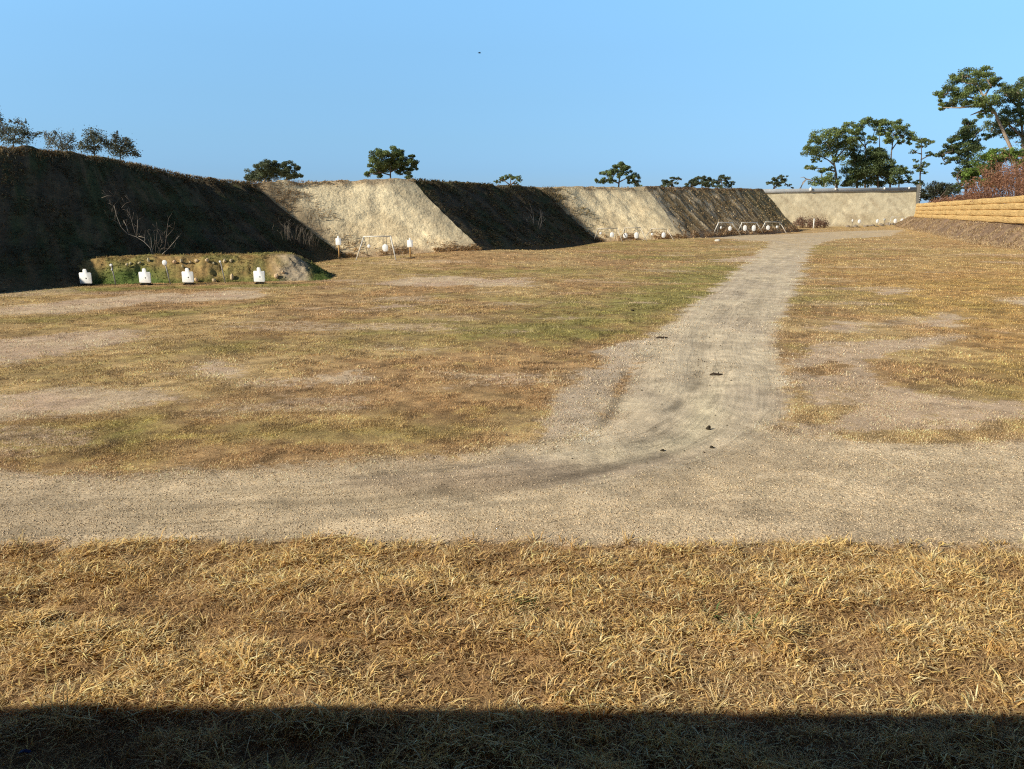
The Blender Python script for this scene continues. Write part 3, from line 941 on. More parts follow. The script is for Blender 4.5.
post_target(115.6, 284.8, 113, 265, 1.5, .8, 'thin leaning post with small white round head between first and second silhouettes')
post_target(170.4, 284.6, 166.4, 262.5, 2.8, 0, 'thin post topped by the largest white round plate above the mound face')
post_target(225.4, 283.3, 221.6, 261.5, 1.2, 0, 'thin leaning grey post with tiny pale head, right end of the mound')


def stand_target(bx, by, ty, label):
    p = ghit(bx, by); s = p[1] / 790.0
    t = thing('stand_target', label, 'target', p, face_cam(p))
    H = (by - ty) * s
    m = MB(); m.box((0, .03, (H - 9 * s) / 2 + .1), (.09, .05, H - 9 * s + .2), 0, (.55, .33, .13)); m.build('post', M_wood, t)
    m = MB(); m.box((0, .03, .04), (.5, .08, .07), 0, (.2, .15, .09)); m.box((0, .1, .03), (.08, .5, .06), 0, (.2, .15, .09)); m.build('foot', M_wood, t)
    m = MB(); m.plate([(a * 5.8 * s, b * 9.2 * s) for a, b in SIL], .03, (.94, .94, .91), H - 9.4 * s); m.build('face_plate', M_paper, t)

stand_target(339.2, 258.6, 235.8, 'white silhouette target on wooden post, at the edge of the dark berm shadow')
stand_target(410.4, 258.6, 237.8, 'white silhouette target on orange wooden post, right of the white pipe frame')


def toe_y(px, A, B):
    r = ray(px, 240); q = r[0] / r[1]
    # (A + t (B-A)) with x / y = q
    d = B - A
    t = (q * A[1] - A[0]) / (d[0] - q * d[1])
    return (A + d * t)[1]


def frame(l0, lt, rt, r0, label, group, col=(.80, .77, .68), rad=.035, line=None):
    """two leaning legs and a top bar of pipe; sketch corners: left foot, left top, right top, right foot; line = foot of the berm behind"""
    pr = ghit(*r0)
    yf = pr[1]
    if line: yf = min(yf, toe_y(r0[0], *line) - .8)
    pr = at(r0[0], r0[1], yf)
    yr = yf + .45
    if line: yr = min(yr, toe_y(rt[0], *line) - .3)
    yl = yr
    if line: yl = min(yr, toe_y(lt[0], *line) - .3)
    L0 = at(l0[0], l0[1], yl + .35 if line else yl)
    T0, T1 = at(lt[0], lt[1], yl), at(rt[0], rt[1], yr)
    t = thing('pipe_frame', label, 'frame', pr, 0, group)
    def loc(q): return np.array(q) - pr
    for a, b in ((L0, T0), (pr, T1)):
        m = MB(); e = a + (a - b) * .04
        m.tube([loc(b), loc(e)], rad, 8, col); m.build('leg', M_steel, t)
    for a, b in ((L0, T0), (pr, T1)):
        q = b + np.array(((b[0] - a[0]) * .25, .5, 0)); q[2] = min(a[2], pr[2]) + .05
        m = MB(); m.tube([loc(b), loc(q)], rad * .55, 6, tuple(c_ * .4 for c_ in col)); m.build('rear_leg', M_steel, t)
    m = MB(); ex = (T1 - T0) * .03
    m.tube([loc(T0 - ex), loc(T1 + ex)], rad, 8, col); m.build('crossbar', M_steel, t)
    return T0, T1

def hung(px, py, w, h, T, label, group, small=False):
    """plate hanging from a crossbar on two straps; T = bar ends"""
    T0, T1 = T
    f = .5
    for _ in range(12):
        bar = T0 + (T1 - T0) * f
        f += (at(px, py, bar[1])[0] - bar[0]) / (T1[0] - T0[0]) * .7
    bar = T0 + (T1 - T0) * f
    c = at(px, py, bar[1]); s = bar[1] / 790.0
    t = thing('hanging_target', label, 'target', c, face_cam(c), group)
    W_, H_ = w * s / 2, h * s / 2
    if small: ol = disc_outline(W_, 16, h / w)
    else: ol = [(a * W_, b * H_) for a, b in ((-.55, -1), (.55, -1), (1, -.5), (1, .5), (.55, .85), (.3, 1), (-.3, 1), (-.55, .85), (-1, .5), (-1, -.5))]
    m = MB(); m.plate(ol, .03, (.94, .94, .91)); m.build('plate', M_paper, t)
    for sx in (-.5, .5):
        m = MB(); m.tube([(sx * W_, .02, H_ * .6), (sx * W_ * .9, .02, bar[2] - c[2])], .012, 5, (.10, .09, .08)); m.build('hanger', M_steel, t)

T = frame((356.5, 259.2), (363.8, 236.6), (390.6, 236.2), (395.8, 259.7), 'white pipe frame with splayed legs before the nearest sandy backstop', None)
hung(368.9, 246.2, 3.4, 3.8, T, 'small pale round plate hanging at the left of the nearest frame', None, True)
hung(385.3, 247.8, 6, 7.4, T, 'large white octagonal plate hanging at the right of the nearest frame', None)
G3 = 'pipe frames before the middle sandy backstop'
TA = frame((594.5, 239), (598, 228.6), (617.2, 228.2), (622.6, 242.2), 'weathered pipe frame at left foot of middle backstop beside dark berm', G3, (.62, .56, .45), rad=.036, line=(P3, P4))
TB = frame((621.0, 239.4), (624.8, 228.0), (640.4, 227.7), (646.8, 241.6), 'weathered pipe frame in the centre of the row before middle backstop', G3, (.62, .56, .45), rad=.036, line=(P3, P4))
TC = frame((642.5, 241.0), (651.5, 228.8), (667, 229.2), (674.8, 242.0), 'weathered pipe frame at the right end of row before middle backstop', G3, (.62, .56, .45), rad=.036, line=(P3, P4))
hung(600.6, 233.4, 2.4, 2.6, TA, 'tiny pale plate nearest the dark berm, before middle backstop', None, True)
hung(612, 234.8, 4.2, 5, TA, 'white plate hanging in the left frame before middle backstop', None)
hung(625.4, 235.6, 4.2, 5, TB, 'lower white plate at left in the central frame before middle backstop', None)
hung(636.4, 235.3, 4.2, 6.2, TB, 'taller white plate at right in the central frame before middle backstop', None)
hung(652, 234.2, 2.4, 2.6, TC, 'tiny pale plate hanging in the right frame before middle backstop', None, True)
hung(663.6, 235, 3.8, 5.2, TC, 'white plate at far right of the row before middle backstop', None)
G4 = 'pipe frames along the foot of the brown berm'
TD = frame((714.6, 231.2), (718.6, 222.6), (731.8, 222.5), (740.2, 234.7), 'pale pipe frame above the white rock, leftmost by the brown berm', G4, rad=.055, line=(P4, P5))
TE = frame((738.6, 230), (742.2, 222.6), (756.8, 222.5), (762.9, 234.1), 'pale pipe frame holding two big plates, middle by brown berm', G4, rad=.055, line=(P4, P5))
TF = frame((762, 228.8), (765.6, 221.9), (780.2, 222.3), (786.5, 233.6), 'pale pipe frame nearest the tip of the brown berm', G4, rad=.055, line=(P4, P5))
hung(721, 227.6, 2.0, 2.6, TD, 'tiny yellowish plate in the leftmost frame by brown berm', None, True)
hung(730, 228.4, 3.2, 4.6, TD, 'white plate in the leftmost frame by brown berm', None)
hung(745, 228, 3.6, 5.6, TE, 'left one of two big white plates in the middle frame by brown berm', None)
hung(753.8, 228.1, 3.8, 5.8, TE, 'right one of two big white plates in the middle frame by brown berm', None)
hung(768, 227.7, 3.6, 4.6, TF, 'white plate in the frame at the tip of brown berm', None)
hung(777, 226.9, 2.0, 2.8, TF, 'tiny yellowish plate in the frame at the tip of brown berm', None, True)

# ------------------------------------------------------------------ far backstop wall
def far_wall():
    A, B = at(690, 190.5, 143.0), at(916.5, 187.5, 138.0)
    base = ghit(916.5, 223)
    t = thing('backstop_wall', 'long sand-coloured backstop wall with grey coping at the far end of the range', 'wall', (A[0], A[1], 0))
    o = np.array((A[0], A[1], 0.))
    nu, nv = 160, 20
    d = (B - A)[:2]; L = np.linalg.norm(d); d = d / L; nn = np.array((d[1], -d[0]))   # towards the camera
    us = np.linspace(0, 1, nu); g = np.zeros((nu, nv, 3)); cc = np.zeros((nu, nv, 3))
    for j in range(nv):
        f = j / (nv - 1)
        p = A[None, :] * (1 - us[:, None]) + B[None, :] * us[:, None]
        top = p[:, 2] - .55
        g[:, j, 0] = p[:, 0] + nn[0] * (1 - f) * 1.6; g[:, j, 1] = p[:, 1] + nn[1] * (1 - f) * 1.6
        g[:, j, 2] = -.5 + (top + .5) * f
        n = fbm(us * 16, np.full(nu, f * 4.), 501, 4)
        st = fbm(us * 40 + f * 6, np.full(nu, f * 3.), 511, 3)
        g[:, j, 1] += (n - .5) * .6 * (1 - f * .7)
        c0 = mix(np.ones((nu, 1)) * np.array((.62, .535, .36)), np.ones((nu, 1)) * np.array((.56, .475, .31)), sst(.35, .65, n))
        c0 = mix(c0, np.ones((nu, 1)) * np.array((.42, .34, .22)), sst(.58, .78, st) * .7)
        c0 = mix(c0, np.ones((nu, 1)) * np.array((.33, .25, .16)), np.full(nu, 1 - sst(.02, .16, np.array(f))) * .7)
        cc[:, j] = c0
    g -= o
    link('sand_face', grid_mesh('sand_face', g, cc), M_sandwall, t)
    m = MB(); rz = math.atan2(d[1], d[0])
    cen = (A + B) / 2 - o
    V = []
    for p in (A - o, B - o):
        for (dy, dz) in ((-.25, -.62), (.45, -.62), (.45, .06), (-.25, .06)):
            V.append((p[0] - nn[0] * dy, p[1] - nn[1] * dy, p[2] + dz))
    m.add(V, [(0, 1, 5, 4), (1, 2, 6, 5), (2, 3, 7, 6), (3, 0, 4, 7), (0, 3, 2, 1), (4, 5, 6, 7)], (.42, .43, .43))
    m.build('coping', M_concrete, t)
    # core behind the sand face so that it is a solid wall from any side
    m = MB(); V = []
    for p in (A - o, B - o):
        for (dy, z) in ((.06, -.5), (.40, -.5), (.40, p[2] - .63), (.06, p[2] - .63)):
            V.append((p[0] - nn[0] * dy, p[1] - nn[1] * dy, z))
    m.add(V, [(0, 1, 5, 4), (1, 2, 6, 5), (2, 3, 7, 6), (3, 0, 4, 7), (0, 3, 2, 1), (4, 5, 6, 7)], (.38, .37, .34)); m.build('core', M_concrete, t)
    m = MB(); e = B - o
    m.box((e[0] + d[0] * .27 + nn[0] * .3, e[1] + d[1] * .27 + nn[1] * .3, e[2] / 2 + .05), (.5, 1.2, e[2] + .9), rz, (.16, .15, .125)); m.build('end_pillar', M_concrete, t)
    m = MB()
    for k in range(17):
        z = e[2] * (k + .4) / 17 + .3
        q = e + d * 0 if False else e
        m.box((e[0] + d[0] * .36 + nn[0] * .95, e[1] + d[1] * .36 + nn[1] * .95, z), (.14, .1, .2), rz, (.5, .48, .42))
    m.build('pillar_studs', M_concrete, t)
    for px, py, s in ((810.2, 189.0, .42), (835, 188.6, .28), (883.8, 186.6, .28), (908.4, 187.0, .25)):
        f = (px - 690) / (916.5 - 690)
        for _ in range(8):
            p = A * (1 - f) + B * f
            q = 512 + F * p[0] / (p[1] * math.cos(PITCH) - (p[2] - CAM_H) * math.sin(PITCH)); f += (px - q) / 240.
        p = A * (1 - f) + B * f - o
        m = MB(); m.box((p[0] + nn[0] * .45, p[1] + nn[1] * .45, p[2] - .1), (s, .25, s * 1.3), rz, (.85, .85, .8)); m.box((p[0] + nn[0] * .45, p[1] + nn[1] * .45, p[2] - .1 + s * .75), (s * .5, .2, s * .3), rz, (.7, .7, .68))
        m.build('cap_block', M_white, t)
    for px, hh in ((825.2, 2.0), (835.2, 1.6), (870, 1.4)):
        q = at(px, 188, A[1] + (B[1] - A[1]) * (px - 690) / 226.5)
        m = MB(); m.tube([(q[0] - o[0] - nn[0] * .2, q[1] - o[1] - nn[1] * .2, q[2] - .3), (q[0] - o[0] - nn[0] * .2, q[1] - o[1] - nn[1] * .2, q[2] + hh * .4)], .05, 5, (.6, .6, .58)); m.build('rail_post', M_steel, t)
far_wall()

# targets and rubble at its foot
for px, py, w, h, lb in ((852.6, 220.6, 1.8, 2.6, 'tiny pale plate at the left of the far wall targets'), (859.4, 221.5, 3.2, 4.0, 'white plate second from left at the foot of the far wall'),
                         (877.5, 221.2, 2.8, 4.0, 'white plate alone near the middle of the far wall foot'), (884.6, 219.6, 2.2, 2.6, 'small greyish plate raised beside the middle white plate at far wall'),
                         (895.4, 221, 3.4, 4.8, 'left one of two bright plates under the low bar at far wall'), (902.2, 220.9, 3.4, 4.8, 'right one of two bright plates under the low bar at far wall')):
    c = at(px, py, 132.0); s = 132 / 790.
    gzv = float(gz(np.array([c[0]]), np.array([c[1]]))[0])
    t = thing('plate_target', lb, 'target', (c[0], c[1], gzv), face_cam(c))
    m = MB(); m.plate([(a, b + c[2] - gzv) for a, b in disc_outline(w * s / 2, 14, h / w)], .05, (.94, .94, .91) if 'greyish' not in lb else (.5, .5, .47)); m.build('plate', M_paper, t)
    m = MB(); m.tube([(0, .06, -.05), (0, .05, c[2] - gzv)], .04, 6, (.12, .10, .08)); m.box((0, .15, .05), (.5, .6, .1), 0, (.12, .10, .08)); m.build('stand', M_steel, t)
pl, pr = at(891.5, 217, 132.3), at(905.5, 217, 132.3)
t = thing('pipe_frame', 'low pale bar on two short legs under the far wall, over two bright plates', 'frame', (pl[0], pl[1], 0))
m = MB(); m.tube([(0, 0, pl[2]), (pr[0] - pl[0], 0, pr[2])], .045, 6, (.6, .58, .52)); m.build('crossbar', M_steel, t)
for p_ in (pl, pr):
    m = MB(); m.tube([(p_[0] - pl[0], 0, pl[2]), (p_[0] - pl[0] + (.4 if p_ is pr else -.4), -.2, .1)], .045, 6, (.6, .58, .52)); m.build('leg', M_steel, t)
for i, (px, py, r) in enumerate(((848, 224, .5), (855, 225, .6), (866, 225, .5), (873, 224.5, .45), (881, 224, .5), (888, 224, .6), (899, 224, .4), (870, 225, .35), (892, 224.5, .45))):
    c = at(px, py, 134.0)
    put_lump('rubble', 0, 0, r * .72, .6, 300 + i, M_rock, (.30, .25, .19), 'dark lump of rubble at the foot of the far wall', 'rubble', 'dark rubble along the far wall foot', loc=np.array((c[0], 134., float(gz(np.array([c[0]]), np.array([134.]))[0]))))
p = at(813.4, 228.2, 118.0); p = ghit(813.4, 228.4)
t = thing('marker_post', 'white marker post in front of the dry brush and far wall', 'post', p)
m = MB(); hh = 9.8 * p[1] / 790
m.tube([(0, 0, -.2), (0, 0, hh * .97)], [.1, .1], 10, (.8, .79, .74)); m.build('shaft', M_white, t)
m = MB(); m.tube([(0, 0, hh * .97), (0, 0, hh)], [.12, .03], 10, (.8, .79, .74)); m.build('cap', M_white, t)

# ------------------------------------------------------------------ right-hand wall of stacked courses and its bank
WA, WB = at(1024, 209, 66.0), at(918.5, 209, 125.0)
wd = (WB - WA)[:2]; wd /= np.linalg.norm(wd)
W0 = WA[:2] - wd * 34; W1 = WB[:2] + wd * 1.5
wn = np.array((-wd[1], wd[0]))      # towards the range
ZB, ZT = (1.81, 1.69), (4.14, 3.85)
def course_wall():
    t = thing('course_wall', 'long low yellow-tan wall of four stacked rounded courses along the right side', 'wall', (W0[0], W0[1], 0))
    L = np.linalg.norm(W1 - W0)
    for k in range(4):
        Vs, Fs, Cs = [], [], []; n = 0
        s = -random.uniform(0, 2)
        while s < L:
            ln = 400.0; e = min(s + ln - .006, L); s0 = max(s, 0)
            nu = 70; prof = []
            hgt = .57
            for q in range(12):
                w = 2 * math.pi * (q + .5) / 12
                cx, cz = math.cos(w), math.sin(w)
                prof.append((math.copysign(abs(cx) ** .4, cx) * .36, math.copysign(abs(cz) ** .32, cz) * hgt / 2))
            jo = random.uniform(-.008, .008); br = random.uniform(.97, 1.03); jz = random.uniform(-.008, .008)
            for i in range(nu):
                ss = s0 + (e - s0) * i / (nu - 1); f = ss / L
                # heights measured along the wall
                zb = 1.85 - .17 * f; zt = 4.24 - .40 * f
                zc = zb + (zt - zb) * (k + .5) / 4
                sc = (zt - zb) / 4 / hgt * 1.02
                pin = .99 if i in (0, nu - 1) else 1
                c = W0 + wd * ss + wn * (jo - k * .05 + .02 * math.sin(ss * 1.7 + k) + .015 * math.sin(ss * .6 + 2.3 * k)) - W0
                for (a, b) in prof:
                    Vs.append((c[0] + wn[0] * a * pin, c[1] + wn[1] * a * pin, zc + jz + .02 * math.sin(ss * .8 + k * 1.9) + b * sc * .985 * pin))
                    Cs.append(np.array((.80, .56, .235)) * br)
            for i in range(nu - 1):
                for q in range(12):
                    q2 = (q + 1) % 12
                    Fs.append((n + i * 12 + q, n + i * 12 + q2, n + (i + 1) * 12 + q2, n + (i + 1) * 12 + q))
            caps = [[n + q for q in range(12)], [n + (nu - 1) * 12 + q for q in range(12)][::-1]]
            for cp in caps:
                for q in range(0, 10, 2): Fs.append((cp[0], cp[q + 0] if q else cp[0], cp[q + 1], cp[q + 2])) if q else Fs.append((cp[0], cp[1], cp[2], cp[3]))
            n += nu * 12; s = s + ln
        F4 = np.array([f for f in Fs if len(set(f)) == 4])
        link('course', make_mesh('course', np.array(Vs), [F4], np.array(Cs), True), M_fibre, t)
course_wall()

def bank():
    toe = [flat(1300, 262)[:2] + np.array((0, -6)), flat(1110, 258)[:2], flat(1024, 251)[:2], flat(970, 243.5)[:2], flat(930, 234)[:2], flat(905, 229)[:2], np.array(at(893, 226, 129)[:2]), np.array(at(890, 224, 136)[:2])]
    L = np.linalg.norm(W1 - W0)
    base = [W0 + wd * L * f for f in (0, .28, .42, .62, .82, .93, 1.0, 1.06)]
    nu, nv = 150, 26
    s = np.linspace(0, len(toe) - 1, nu); k = np.minimum(s.astype(int), len(toe) - 2); f = (s - k)[:, None]
    T = np.array(toe)[k] * (1 - f) + np.array(toe)[k + 1] * f; Bp = np.array(base)[k] * (1 - f) + np.array(base)[k + 1] * f
    rows = []
    for j in range(nv):
        v = j / (nv - 1)
        q = T * (1 - v) + Bp * v
        z = -.12 + (1.83 + .12) * (1 - (1 - v) ** 1.25)
        rows.append(np.concatenate((q, np.full((nu, 1), z)), 1))
    # behind the wall: filled ground that the shrubs stand on
    for off, z in ((.9, 1.85), (1.1, 3.3), (16, 3.2), (24, -.3)):
        q = Bp - wn[None] * off; rows.append(np.concatenate((q, np.full((nu, 1), z)), 1))
    Pg = np.array(rows).transpose(1, 0, 2)
    x, y = Pg[..., 0].ravel(), Pg[..., 1].ravel()
    v = np.tile(np.array([j / (nv - 1) for j in range(nv)] + [1.1, 1.2, 1.4, 1.6]), (nu, 1)).ravel()
    n2 = fbm(x * .7, y * .7, 601, 4); n1 = fbm(x * .25, y * .25, 603, 3); n3 = fbm(x * 2.2, y * 2.2, 607, 3)
    Pf = Pg.reshape(-1, 3).copy()
    Pf[:, 2] += ((n2 - .5) * .45 + (n3 - .5) * .2 + (n1 - .5) * .3) * sst(0, .15, v) * sst(1.0, .88, v)
    one = np.ones((len(x), 1))
    cc = mix(one * np.array((.29, .20, .13)), one * np.array((.23, .155, .10)), sst(.4, .6, n2))
    cc = mix(cc, one * np.array((.46, .33, .17)), np.clip(sst(.55, .7, n3) * .5 + sst(.25, .0, v + (n2 - .5) * .3) * .8, 0, 1))
    cc = mix(cc, one * np.array((.46, .33, .2)), sst(.85, 1., v) * .7)
    o = grid_mesh('bank', Pf.reshape(nu, -1, 3)[:, ::-1], cc.reshape(nu, -1, 3)[:, ::-1])
    struct(link('bank', o, M_bank))
    G = Pf.reshape(nu, -1, 3); n = 22000
    iu = RNG.integers(0, nu - 1, n); iv = RNG.integers(0, nv - 1, n); a, b2_ = RNG.random((n, 1)), RNG.random((n, 1))
    P = (G[iu, iv] * (1 - a) + G[iu + 1, iv] * a) * (1 - b2_) + (G[iu, iv + 1] * (1 - a) + G[iu + 1, iv + 1] * a) * b2_
    k = RNG.random(n) < sst(.4, .62, fbm(P[:, 0] * .8, P[:, 1] * .8, 611, 4)) + sst(.25, 0, iv / nv) * .8
    P = P[k]; m_ = len(P)
    stuff_blades('bank_grass', [blade_arrays(P, RNG.uniform(.08, .25, m_), RNG.uniform(.03, .06, m_), RNG.uniform(0, 6.28, m_), RNG.uniform(.4, 1.6, m_), pick([(.46, .33, .17), (.36, .25, .14), (.28, .19, .12), (.55, .42, .24)], m_))])
bank()


# ------------------------------------------------------------------ plants
def leaf_arrays(P, size, col, up=.5, aspect=.55):
    n = len(P)
    nrm = RNG.normal(0, 1, (n, 3)); nrm[:, 2] += up * 1.5
    nrm /= np.linalg.norm(nrm, axis=1)[:, None]
    t = np.cross(nrm, RNG.normal(0, 1, (n, 3))); t /= np.linalg.norm(t, axis=1)[:, None] + 1e-9
    b = np.cross(nrm, t)
    s = (size * RNG.uniform(.6, 1.4, n))[:, None]
    a = aspect
    V = np.stack((P - t * s * .5, P + b * s * a * .5 + t * s * .05, P + t * s * .5, P - b * s * a * .5 - t * s * .05), 1).reshape(-1, 3)
    F4 = np.arange(n * 4).reshape(n, 4)
    return V, F4, np.repeat(col, 4, axis=0)


def clump_points(cx, cy, cz, rx, rz, n, sub):
    """points in a lumpy ellipsoid made of flattened tufts"""
    K = max(3, int(sub))
    d = RNG.normal(0, 1, (K, 3)); d /= np.linalg.norm(d, axis=1)[:, None]
    rr = RNG.random(K) ** .42
    cen = np.stack((d[:, 0] * rx * rr * .9, d[:, 1] * rx * .8 * rr, d[:, 2] * rz * rr * .9), 1)
    k = RNG.integers(0, K, n)
    sr = .36 * min(rx, rz * 1.5)
    off = RNG.normal(0, 1, (n, 3)); off /= np.linalg.norm(off, axis=1)[:, None]
    off *= (RNG.random(n) ** .5)[:, None] * np.array((sr * 1.15, sr * 1.15, sr * .75))
    tone = RNG.uniform(.55, 1.45, K)[k]
    p = cen[k] + off
    return p + np.array((cx, cy, cz)), tone * (1 + .25 * np.clip(off[:, 2] / sr, -1, 1))


def tree(name, label, cat, zoom, Y, clumps, limbs, col, leaf_px=2.2, dens=.9, ground=0., group=None, barkc=(.16, .12, .09), up=.5, aspect=.5, depth=1.0, trunk_r=1.2, loose=False):
    """zoom=(x0,y0,scale) of the sketch the numbers were read from; Y = distance of the tree"""
    zx, zy, zs = zoom
    def w(a, b, dy=0.): return at(zx + a / zs, zy + b / zs, Y + dy)
    px = Y / 790.0
    lim0 = limbs[0] if limbs else [(clumps[0][0], clumps[0][1] + 100)]
    bpt = w(*lim0[0]); base = np.array((bpt[0], bpt[1], ground))
    t = thing(name, label, cat, base, 0, group)
    m = MB()
    rnd = random.Random(int(base[0] * 100))
    for i, lb in enumerate(limbs):
        dyw = 0 if i == 0 else rnd.uniform(-1, 1) * 6 * px
        pts = [w(a, b, dyw * (j / max(1, len(lb) - 1)) ** 1.0) - base for j, (a, b) in enumerate(lb)]
        r0 = (trunk_r if i == 0 else trunk_r * .6) * px
        if i == 0: pts = [np.array((0, 0, -.2))] + pts if pts[0][2] > .1 else pts
        rr = [r0 * (1 - .72 * j / (len(pts) - 1)) for j in range(len(pts))]
        m.tube(pts, rr, 7, barkc)
    Pc, Cc = [], []
    trunk_mid = [w(*q) - base for lb in limbs for q in lb[1:]] or [np.zeros(3)]
    for cl in clumps:
        a, b, rx, ry = cl[:4]; dk = cl[4] if len(cl) > 4 else 1.0
        rx, ry = rx / zs * px, ry / zs * px
        dy = rnd.uniform(-1, 1) * rx * 1.2 * depth
        c = w(a, b, dy) - base
        area = math.pi * rx * ry / px ** 2
        n = int(area * dens * 8.2 * (2.2 / leaf_px) ** 2) + 10
        P, tone = clump_points(c[0], c[1], c[2], rx * 1.15, ry * 1.15, n, max(8, area / 11))
        if loose:      # open scrub: half of the leaves stray out along the twigs
            k_ = RNG.random(n) < .65
            q_ = RNG.normal(0, .55, (n, 3)) * np.array((rx, rx, ry)) + c
            P = np.where(k_[:, None], q_, P)
        Pc.append(P)
        Cc.append(np.array(col)[None] * tone[:, None] * dk * RNG.uniform(.7, 1.3, (n, 1)) * np.array((1, 1, 1))[None])
        # branch from the nearest limb point to the clump
        q = min(trunk_mid, key=lambda s_: np.linalg.norm((s_ - c) * np.array((1, .5, 1.6))) + (0 if s_[2] < c[2] else 3 * px))
        mid = (q + c) / 2 + np.array((0, 0, -.12 * np.linalg.norm(q - c)))
        m.tube([q, mid, c], [trunk_r * .38 * px, trunk_r * .27 * px, trunk_r * .1 * px], 5, barkc)
        for _ in range(9 if loose else 3):
            e = c + np.array((rnd.uniform(-.8, .8) * rx, rnd.uniform(-.6, .6) * rx, rnd.uniform(-.3, .8) * ry))
            m.tube([mid * .4 + c * .6, e], [trunk_r * .18 * px, trunk_r * .06 * px], 4, barkc)
    m.build('trunk', M_bark, t)
    P = np.concatenate(Pc); C_ = np.concatenate(Cc)
    V, F4, C_ = leaf_arrays(P, leaf_px * .70 * px, C_, up, aspect)
    link('crown', make_mesh('crown', V, [F4], C_), M_leaf, t)
    return t


PINE = (.19, .24, .075); PINE2 = (.17, .215, .08); DKP = (.12, .16, .06); BRI = (.19, .27, .055); OAK = (.15, .16, .105); FAR = (.12, .145, .075)
z1 = (790, 110, 6.827)
GR = 'pines behind the far wall'
tree('pine_tree', 'broad spreading pine at the left of the group behind the far wall', 'tree', z1, 186, [(240, 180, 95, 45), (310, 155, 60, 32), (160, 215, 40, 30), (150, 285, 68, 40), (110, 260, 28, 25), (225, 275, 75, 45), (330, 235, 80, 60), (395, 215, 55, 45), (110, 392, 60, 16), (160, 390, 25, 18), (240, 410, 55, 25), (195, 490, 60, 35), (265, 470, 60, 40), (330, 320, 50, 30), (180, 340, 45, 15), (320, 490, 35, 35)],
     [[(318, 540), (315, 440), (300, 360), (320, 280), (330, 215)], [(305, 380), (265, 345), (215, 315)], [(300, 350), (285, 290), (250, 220)], [(312, 420), (230, 400), (120, 395)], [(316, 330), (370, 270), (395, 220)]], PINE, group=GR, barkc=(.2, .165, .13), trunk_r=1.5)
tree('pine_tree', 'dense dark pine low in the middle of the group behind the far wall', 'tree', z1, 190, [(430, 280, 60, 40), (450, 340, 75, 55), (590, 280, 75, 32), (560, 320, 90, 45), (620, 340, 70, 50), (520, 400, 90, 55), (610, 420, 90, 60), (410, 430, 55, 50), (560, 490, 95, 35), (440, 490, 60, 35), (670, 400, 45, 70), (500, 460, 60, 40), (680, 490, 40, 30), (390, 495, 40, 30)],
     [[(458, 540), (455, 430), (440, 330), (435, 290)], [(600, 540), (598, 430), (590, 330), (590, 280)], [(455, 440), (510, 400), (540, 340)]], DKP, dens=1.25, group=GR, trunk_r=1.4)
tree('pine_tree', 'tall bare-stemmed pine with wide umbrella crown, group behind the far wall', 'tree', z1, 196, [(690, 85, 58, 26), (640, 90, 45, 26), (745, 115, 55, 32), (790, 155, 50, 38), (825, 190, 28, 30), (690, 195, 45, 34), (665, 215, 22, 20), (740, 170, 45, 22), (760, 215, 30, 18), (805, 225, 22, 18), (670, 140, 40, 30)],
     [[(683, 540), (686, 400), (692, 290), (700, 235), (705, 160)], [(696, 270), (735, 215), (780, 170)], [(700, 230), (680, 180), (650, 120)], [(735, 220), (790, 225)]], PINE, group=GR, barkc=(.22, .18, .145), trunk_r=1.1)
tree('pine_tree', 'tall pine with flat topmost crown above the dark pine, behind the far wall', 'tree', z1, 199, [(520, 68, 55, 25), (470, 95, 50, 28), (400, 105, 42, 28), (380, 150, 35, 40), (430, 150, 50, 35), (560, 95, 45, 28), (600, 100, 40, 30), (480, 150, 45, 40), (520, 190, 60, 22), (600, 150, 40, 35), (570, 205, 40, 22), (410, 200, 40, 30), (640, 165, 25, 25)],
     [[(512, 540), (515, 400), (520, 280), (510, 215), (495, 130)], [(612, 330), (612, 240), (610, 160)], [(518, 260), (460, 190), (410, 140)], [(516, 240), (560, 200), (585, 120)]], PINE, dens=.8, group=GR, trunk_r=1.1)
tree('pine_tree', 'slender sparse pine standing apart above the right end of the far wall', 'tree', z1, 184, [(880, 195, 45, 24), (925, 215, 50, 22), (965, 210, 30, 14), (900, 245, 40, 18), (840, 285, 26, 13), (945, 300, 40, 15), (1000, 308, 22, 12), (905, 375, 35, 18), (868, 390, 38, 22), (862, 345, 22, 11), (900, 410, 35, 14), (925, 430, 14, 10)],
     [[(886, 560), (889, 430), (898, 310), (897, 200)], [(893, 340), (950, 310), (1000, 308)], [(895, 300), (840, 285)], [(890, 420), (860, 390)]], PINE2, dens=.8, group=GR, trunk_r=1.0)
tree('pine_tree', 'short ragged pine beside the stem of the umbrella pine, behind far wall', 'tree', z1, 180, [(755, 395, 50, 26), (790, 425, 38, 36), (735, 430, 48, 32), (745, 480, 50, 28), (800, 470, 28, 22), (850, 488, 48, 18), (890, 505, 32, 20), (712, 400, 25, 30)],
     [[(742, 540), (748, 460), (760, 400)], [(748, 480), (800, 450)], [(745, 500), (850, 490)]], DKP, group=GR, trunk_r=.9)

